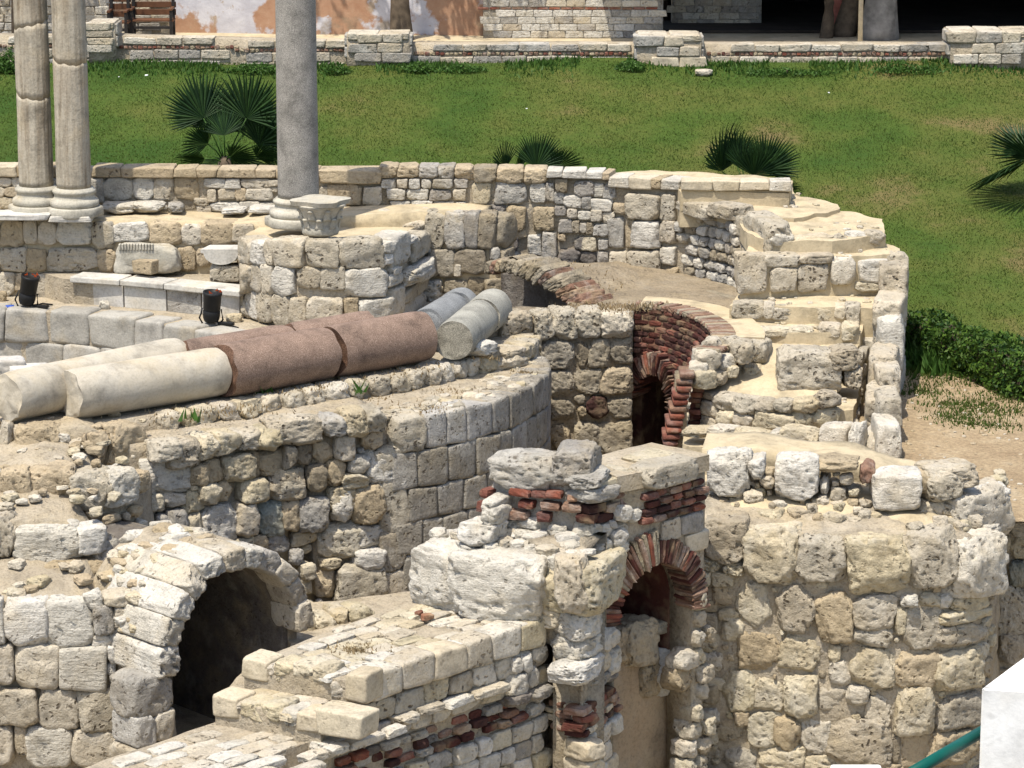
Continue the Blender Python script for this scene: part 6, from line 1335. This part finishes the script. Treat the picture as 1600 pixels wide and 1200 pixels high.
lpier(542, 640, 53, 98, 55.75, .7, 'block pier of the terrace wall right of the grey column')
lpier(996, 1096, 56, 106, 55.6, .9, 'block pier of the terrace wall with weeds under its overhanging foot')
lpier(1486, 1612, 50, 101, 55.6, 1.0, 'pale block pier of the terrace wall at the right edge')
# white brick building front
bw = thing('block_wall', P(900, 65, Y=59), 'white block building wall with one red brick band behind the terrace', 'wall')
fbw = Face(bw, [G(755, 59, -6), G(1036, 59, -6)], False); fbw.core(-3.4, -6.5, .35, 'mortarg', .02, amp=.004, ds=.6, dz=.6)
zz = TZ+.0; k = 0; ROWS = []
while zz < -4.9:
    h = .055 if k == 4 else .135; ROWS.append((zz+h, zz)); zz += h; k += 1
for k, r in enumerate(ROWS):
    if r[1] > -5.4 and k > 5: continue
    fbw.courses([r], (.33, .40) if k != 4 else (.2, .26), 0, fbw.L, mats=('white', 'lime', 'white', 'grey') if k != 4 else ('brick', 'brickt'), kind='cut' if k != 4 else 'brick', prot=(.0, .008), gap=.006, jz=.002, tilt=.0, depth=.1, name='block' if k != 4 else 'brick')
fbr = Face(bw, [G(1050, 61.2, -6), G(1190, 61.2, -6)], False); fbr.core(-3.4, -6.5, .35, 'mortarg', .02, amp=.004, ds=.6, dz=.6)
for k, r in enumerate(ROWS):
    if r[1] > -5.4 and k > 5: continue
    fbr.courses([r], (.33, .40), 0, fbr.L, mats=('grey', 'brick') if k == 4 else ('lime', 'grey'), kind='cut', prot=(.0, .008), gap=.006, jz=.002, tilt=.0, depth=.1, name='block')
# dark open pavilion
pv = empty('pavilion', P(1400, 60, Y=62), 'deep shaded open-fronted pavilion behind the right part of the terrace', 'pavilion')
X0, X1 = G(1034, 59.3, -6)[0], 14.0
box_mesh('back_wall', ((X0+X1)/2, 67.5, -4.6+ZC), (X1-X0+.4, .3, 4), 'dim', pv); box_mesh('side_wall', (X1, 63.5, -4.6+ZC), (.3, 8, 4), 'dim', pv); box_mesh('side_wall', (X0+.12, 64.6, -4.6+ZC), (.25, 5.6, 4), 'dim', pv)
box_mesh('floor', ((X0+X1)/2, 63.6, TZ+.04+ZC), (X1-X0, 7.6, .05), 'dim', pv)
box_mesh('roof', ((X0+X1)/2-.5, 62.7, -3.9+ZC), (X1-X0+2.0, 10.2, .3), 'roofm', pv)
for x in (1190, 1250): q = P(x, 40, Y=66.0); box_mesh('inner_pillar', (q.x, 66.0, -4.6+ZC), (.35, .35, 3.6), 'roofm', pv)
q = P(1306, 30, Y=59.6); o = tag(box_mesh('pink_board', (q.x, 59.6, TZ+1.05+ZC), (.22, .05, 1.9), 'pink', None), 'upright faded pink board beside the leaning dark trunk', 'board')
q = P(1344, 60, Y=58.2); tag(tube('metal_post', [(q.x, 58.2, TZ+ZC), (q.x, 58.2, TZ+4+ZC)], .045, 'post'), 'slim cream metal post in front of the big pale trunk', 'post')
# peeling plaster wall and low walls at the left
pw = empty('plaster_wall', P(510, 50, Y=60), 'old wall with peeling white and orange plaster behind the terrace', 'wall')
a, b = G(264, 60, -6), G(757, 59.4, -6); d = Vector((b[0]-a[0], b[1]-a[1], 0)); box_mesh('wall_body', ((a[0]+b[0])/2, (a[1]+b[1])/2+.2, -4.6+ZC), (d.length, .4, 3.6), 'peel', pw, math.atan2(d.y, d.x), .02, .01)
bl = thing('block_wall', P(80, 50, Y=58.8), 'low stepped block wall with a brick course behind the wooden bench', 'wall')
fbl = Face(bl, [G(-200, 58.8, -6), G(262, 58.8, -6)], False)
def bltop(s): return -5.52 if s < fbl.hit(165, 40)[0] else -5.62
fbl.core(bltop, -6.6, .5, 'mortar', .03, amp=.01, ds=.3, dz=.3)
for k in range(5): fbl.courses([(-5.50-.155*k, -5.50-.155*(k+1))], (.3, .5), 0, fbl.L, mats=('lime', 'grey', 'lime') if k != 1 else ('brickt', 'lime', 'lime'), kind='cut', prot=(.0, .02), gap=.008, depth=.3)
# wooden bench pair
def wood_bench(px, Y, w, label):
    p = P(px, 45, Y=Y); p.z = TZ+ZC; root = empty('wooden_bench', p, label, 'bench', 'wooden benches on the terrace')
    for i in range(3): box_mesh('seat_slat', p+Vector((0, .08+.13*i, .43)), (w, .11, .035), 'wood', root, 0, .006)
    for i in range(3): box_mesh('back_slat', p+Vector((0, .50+.02*i, .55+.14*i)), (w, .03, .11), 'wood', root, 0, .006)
    for s in (-1, 1):
        x = s*(w/2-.05)
        box_mesh('leg', p+Vector((x, .05, .21)), (.06, .06, .42), 'iron', root, 0, .005); box_mesh('leg', p+Vector((x, .48, .45)), (.06, .06, .9), 'iron', root, 0, .005)
        box_mesh('arm', p+Vector((x, .25, .64)), (.06, .5, .04), 'wood', root, 0, .006); box_mesh('arm_post', p+Vector((x, .04, .53)), (.05, .05, .2), 'iron', root, 0, .005)
    box_mesh('stretcher', p+Vector((0, .05, .3)), (w-.1, .03, .05), 'iron', root, 0, .004)
    return root
wood_bench(183, 57.6, .42, 'narrow dark wooden seat with iron legs beside the twin columns on the terrace'); wood_bench(236, 58.0, .85, 'wider brown wooden bench partly hidden behind the narrow seat')
# trees on the terrace (crowns above the frame)
def tree(px, Y, r, hgt, lean, mat, label, crown=2.2, seed=1, cz=None):
    rg = random.Random(seed); p = P(px, 60, Y=Y); p.z = TZ+ZC-.1; root = empty('tree', p, label, 'tree', 'trees on the terrace')
    n = 14; pts_ = []; rr = []
    for i in range(n+1):
        u = i/n; pts_.append(p+Vector((lean*u*hgt+.08*noise.noise(Vector((u*3, seed, 0))), .05*math.sin(u*5), hgt*u))); rr.append(r*(1.25-.25*min(1, u*5)-.45*u))
    tube('trunk', pts_, rr, mat, root, 14); top = pts_[-1]
    for k in range(6):
        a = k*1.05+rg.random(); e = top+Vector((math.cos(a)*crown*.6, math.sin(a)*crown*.6, crown*rg.uniform(.2, .7))); s = pts_[rg.randint(n-3, n)]
        tube('limb', [s, s.lerp(e, .5)+Vector((0, 0, .15)), e], [r*.45, r*.3, r*.1], mat, root, 7)
    cl = []
    for k in range(26):
        c = top+Vector((rg.gauss(0, crown*.5), rg.gauss(0, crown*.5), crown*.45+rg.gauss(0, crown*.32)))
        for _ in range(70): cl.append((c.x+rg.gauss(0, .26), c.y+rg.gauss(0, .26), c.z+rg.gauss(0, .2)))
    leaf_cloud('crown', cl, (.06, .12), 'leaf', root)
tree(628, 58.6, .20, 3.6, -.03, 'bark', 'brown tree trunk standing in front of the peeling plaster wall', 2.2, 2)
tree(1372, 58.9, .34, 3.8, .04, 'pale_bark', 'thick pale grey tree trunk in the shade at the right', 2.6, 3)
tree(1316, 59.3, .20, 3.8, .22, 'bark', 'dark leaning tree trunk just left of the thick pale trunk', 1.6, 4)
tree(1290, 59.0, .11, 3.6, .03, 'bark', 'thin brown tree trunk beside the pink board', 1.4, 5)
tree(26, 57.6, .07, 3.4, -.02, 'bark', 'slim dark tree trunk at the upper left corner beside the twin columns', 1.6, 6)
# leafy bushes by the terrace wall
def bush(px, py, Y, w, h, label, n=900, mat='weed'):
    c = P(px, py, Y=Y); c.z = ground_z(c.x, c.y)+ZC; root = empty('bush', c, label, 'bush', 'leafy weeds at the foot of the terrace wall'); pts_ = []
    for _ in range(n):
        a, e = random.uniform(0, 6.28), random.random()**.5; pts_.append((c.x+math.cos(a)*w*e*random.uniform(.6, 1.1), c.y+math.sin(a)*.22*e, c.z+h*random.random()*(1-e*.7)))
    leaf_cloud('foliage', pts_, (.02, .04), mat, root); tube('stem', [c, c+Vector((0, 0, h*.6))], .012, 'bark', root, 5)
bush(14, 85, 55.5, .35, .5, 'leafy green bush at the upper left corner below the terrace wall', 1300)
bush(400, 92, 55.5, .7, .22, 'low leafy weeds at the wall foot left of the grey column'); bush(525, 90, 55.4, .3, .25, 'leafy weed clump right beside the grey column', 700)
bush(655, 95, 55.4, .35, .2, 'leafy weed clump right of the block pier by the grey column', 700); bush(725, 92, 55.4, .5, .16, 'low leafy weeds below the wall left of the middle', 700)
bush(985, 100, 55.3, .3, .22, 'leafy weed clump left of the overhanging block pier', 700); bush(1230, 103, 55.3, .9, .14, 'low leafy weeds below the wall right of the overhanging pier', 900); bush(1420, 100, 55.3, .7, .2, 'dark leafy weeds left of the pale pier', 900)
rock('white_stone', (P(1100, 113, Y=55.2).x, 55.2, ground_z(P(1100, 113, Y=55.2).x, 55.2)+ZC), (.3, .2, .12), 'white', 'white stone on the grass below the overhanging pier', 'stone')
def lawnp(px, py):
    for i in range(400):
        Y = 44+i*.03; p = P(px, py, Y=Y)
        if p.z-ZC <= ground_z(p.x, Y): p.z = ground_z(p.x, Y)+ZC; return p
    return p
rock('white_stone', lawnp(1100, 113), (.3, .2, .12), 'white', 'white stone on the grass below the overhanging pier', 'stone') if False else None
for x, y, s, wh in ((229, 119, .07, 'larger scrap of white paper on the grass left of the fan palm'), (1295, 146, .05, 'scrap of white paper high on the grass at the right'), (823, 171, .04, 'scrap of white paper on the grass in the middle of the lawn'), (186, 121, .04, 'tiny scrap of white paper on the grass beside the twin columns')):
    rock('paper_scrap', lawnp(x, y), (s*.8, s*.6, s*.35), 'paper', wh, 'litter', group='paper scraps on the lawn')
# pebbles on the sandy ground
pb = Thing('pebbles', (0, 0, 0), 'x', 'x'); pl_ = []
for i in range(200):
    p = P(random.uniform(1400, 1640), random.uniform(575, 790), z=GZ); p.z = ground_z(p.x, p.y)+ZC; s_ = random.uniform(.015, .055)
    pl_.append((RG.choice(V['rnd']), Matrix.Translation(p) @ Matrix.Rotation(random.random()*3, 4, 'Z') @ Matrix.Diagonal((s_*1.4, s_, s_*.8, 1)), random.choice(('lime', 'tan', 'tan'))))
pb.over = pl_; pb.close('ground_pebbles'); po = bpy.data.objects['ground_pebbles']; po.parent = None; bpy.data.objects.remove(pb.o); tag(po, 'small stones strewn over the sandy ground right of the stair', 'pebbles', None, 'stuff')
# broken brick on the foreground wall
rock('brick_fragment', P(668, 968, z=-9.49), (.13, .09, .07), 'brick', 'larger red brick fragment lying on the paved wall top', 'brick', 'rub', .4); rock('brick_fragment', P(655, 961, z=-9.49), (.09, .07, .05), 'brick', 'smaller red brick fragment behind the larger one on the wall top', 'brick', 'rub', 1)
# dry weeds on ledges
for px, py, z, sx, n in [(560, 1015, -9.5, .14, 160), (800, 965, -9.5, .1, 60), (480, 605, -8.6, .3, 160), (420, 612, -8.6, .3, 120), (620, 578, -8.6, .35, 200), (300, 650, -8.6, .4, 160), (560, 625, -8.84, .25, 120), (660, 640, -8.84, .25, 160), (820, 582, -8.84, .1, 80), (700, 612, -8.84, .2, 100), (450, 655, -8.84, .3, 100), (750, 560, -8.6, .15, 80), (970, 483, -8.37, .2, 260), (930, 478, -8.37, .25, 260), (1000, 478, -8.37, .15, 160), (380, 640, -8.6, .3, 140), (530, 590, -8.6, .25, 120)]:
    c = P(px, py, z=z)
    for _ in range(n): DRY.append((c.x+random.gauss(0, sx), c.y+random.gauss(0, sx*.7), c.z))
tag(grass_blades('dry_grass', DRY, (.015, .055), 'dry'), 'dry straw-coloured weeds sprouting on ledges and the broken arch', 'weeds', None, 'stuff')
GW = []
for px, py, n in ((300+0*1, 655, 10), (290, 612, 25), (258, 618, 14), (410, 612, 30), (620, 560, 40), (640, 552, 25), (385, 610, 12), (560, 612, 8)):
    c = P(px, py, z=-8.6)
    for _ in range(n): GW.append((c.x+random.gauss(0, .06), c.y+random.gauss(0, .05)-.05, c.z))
tag(grass_blades('green_weed', GW, (.08, .22), 'weed'), 'thin green weeds in front of the fallen columns', 'weeds', None, 'stuff')

# ================================================================== WHITE POST AND TEAL RAIL, bottom right
wp = empty('white_post', (0, 0, 0), 'smooth whitewashed masonry post at the lower right corner', 'post')
Yp = 13.0; zt_ = P(1533, 1078, Y=Yp).z-ZC
q = [P(1533, 1074, z=zt_), P(1700, 1083, z=zt_), P(1780, 1000, z=zt_), P(1603, 1022, z=zt_)]
bm = bmesh.new(); lo = [bm.verts.new((p.x, p.y, -2.0)) for p in q]; hi = [bm.verts.new(p) for p in q]
bm.faces.new(hi); bm.faces.new(list(reversed(lo)))
for i in range(4): bm.faces.new((lo[i], lo[(i+1) % 4], hi[(i+1) % 4], hi[i]))
bmesh.ops.bevel(bm, geom=[e for e in bm.edges if any(v in hi for v in e.verts)], offset=.012, segments=3, affect='EDGES'); bmobj('body', bm, M['whitewash'], wp, False)
p0, p1 = P(1550, 1134, Y=13.25), P(1400, 1222, Y=12.6); tag(tube('hand_rail', [p0, p0.lerp(p1, .5), p1], .027, 'teal', None, 16), 'teal painted round hand rail running down from the white post', 'rail')
p0, p1 = P(1310, 1238, Y=12), P(1392, 1238, Y=12); tag(box_mesh('white_kerb', ((p0.x+p1.x)/2, 12.2, p0.z-.05), ((p1.x-p0.x), .3, .1), 'whitewash', None, 0, .012), 'edge of a white kerb just showing at the bottom of the picture', 'kerb')
for t in ALL: t.close()
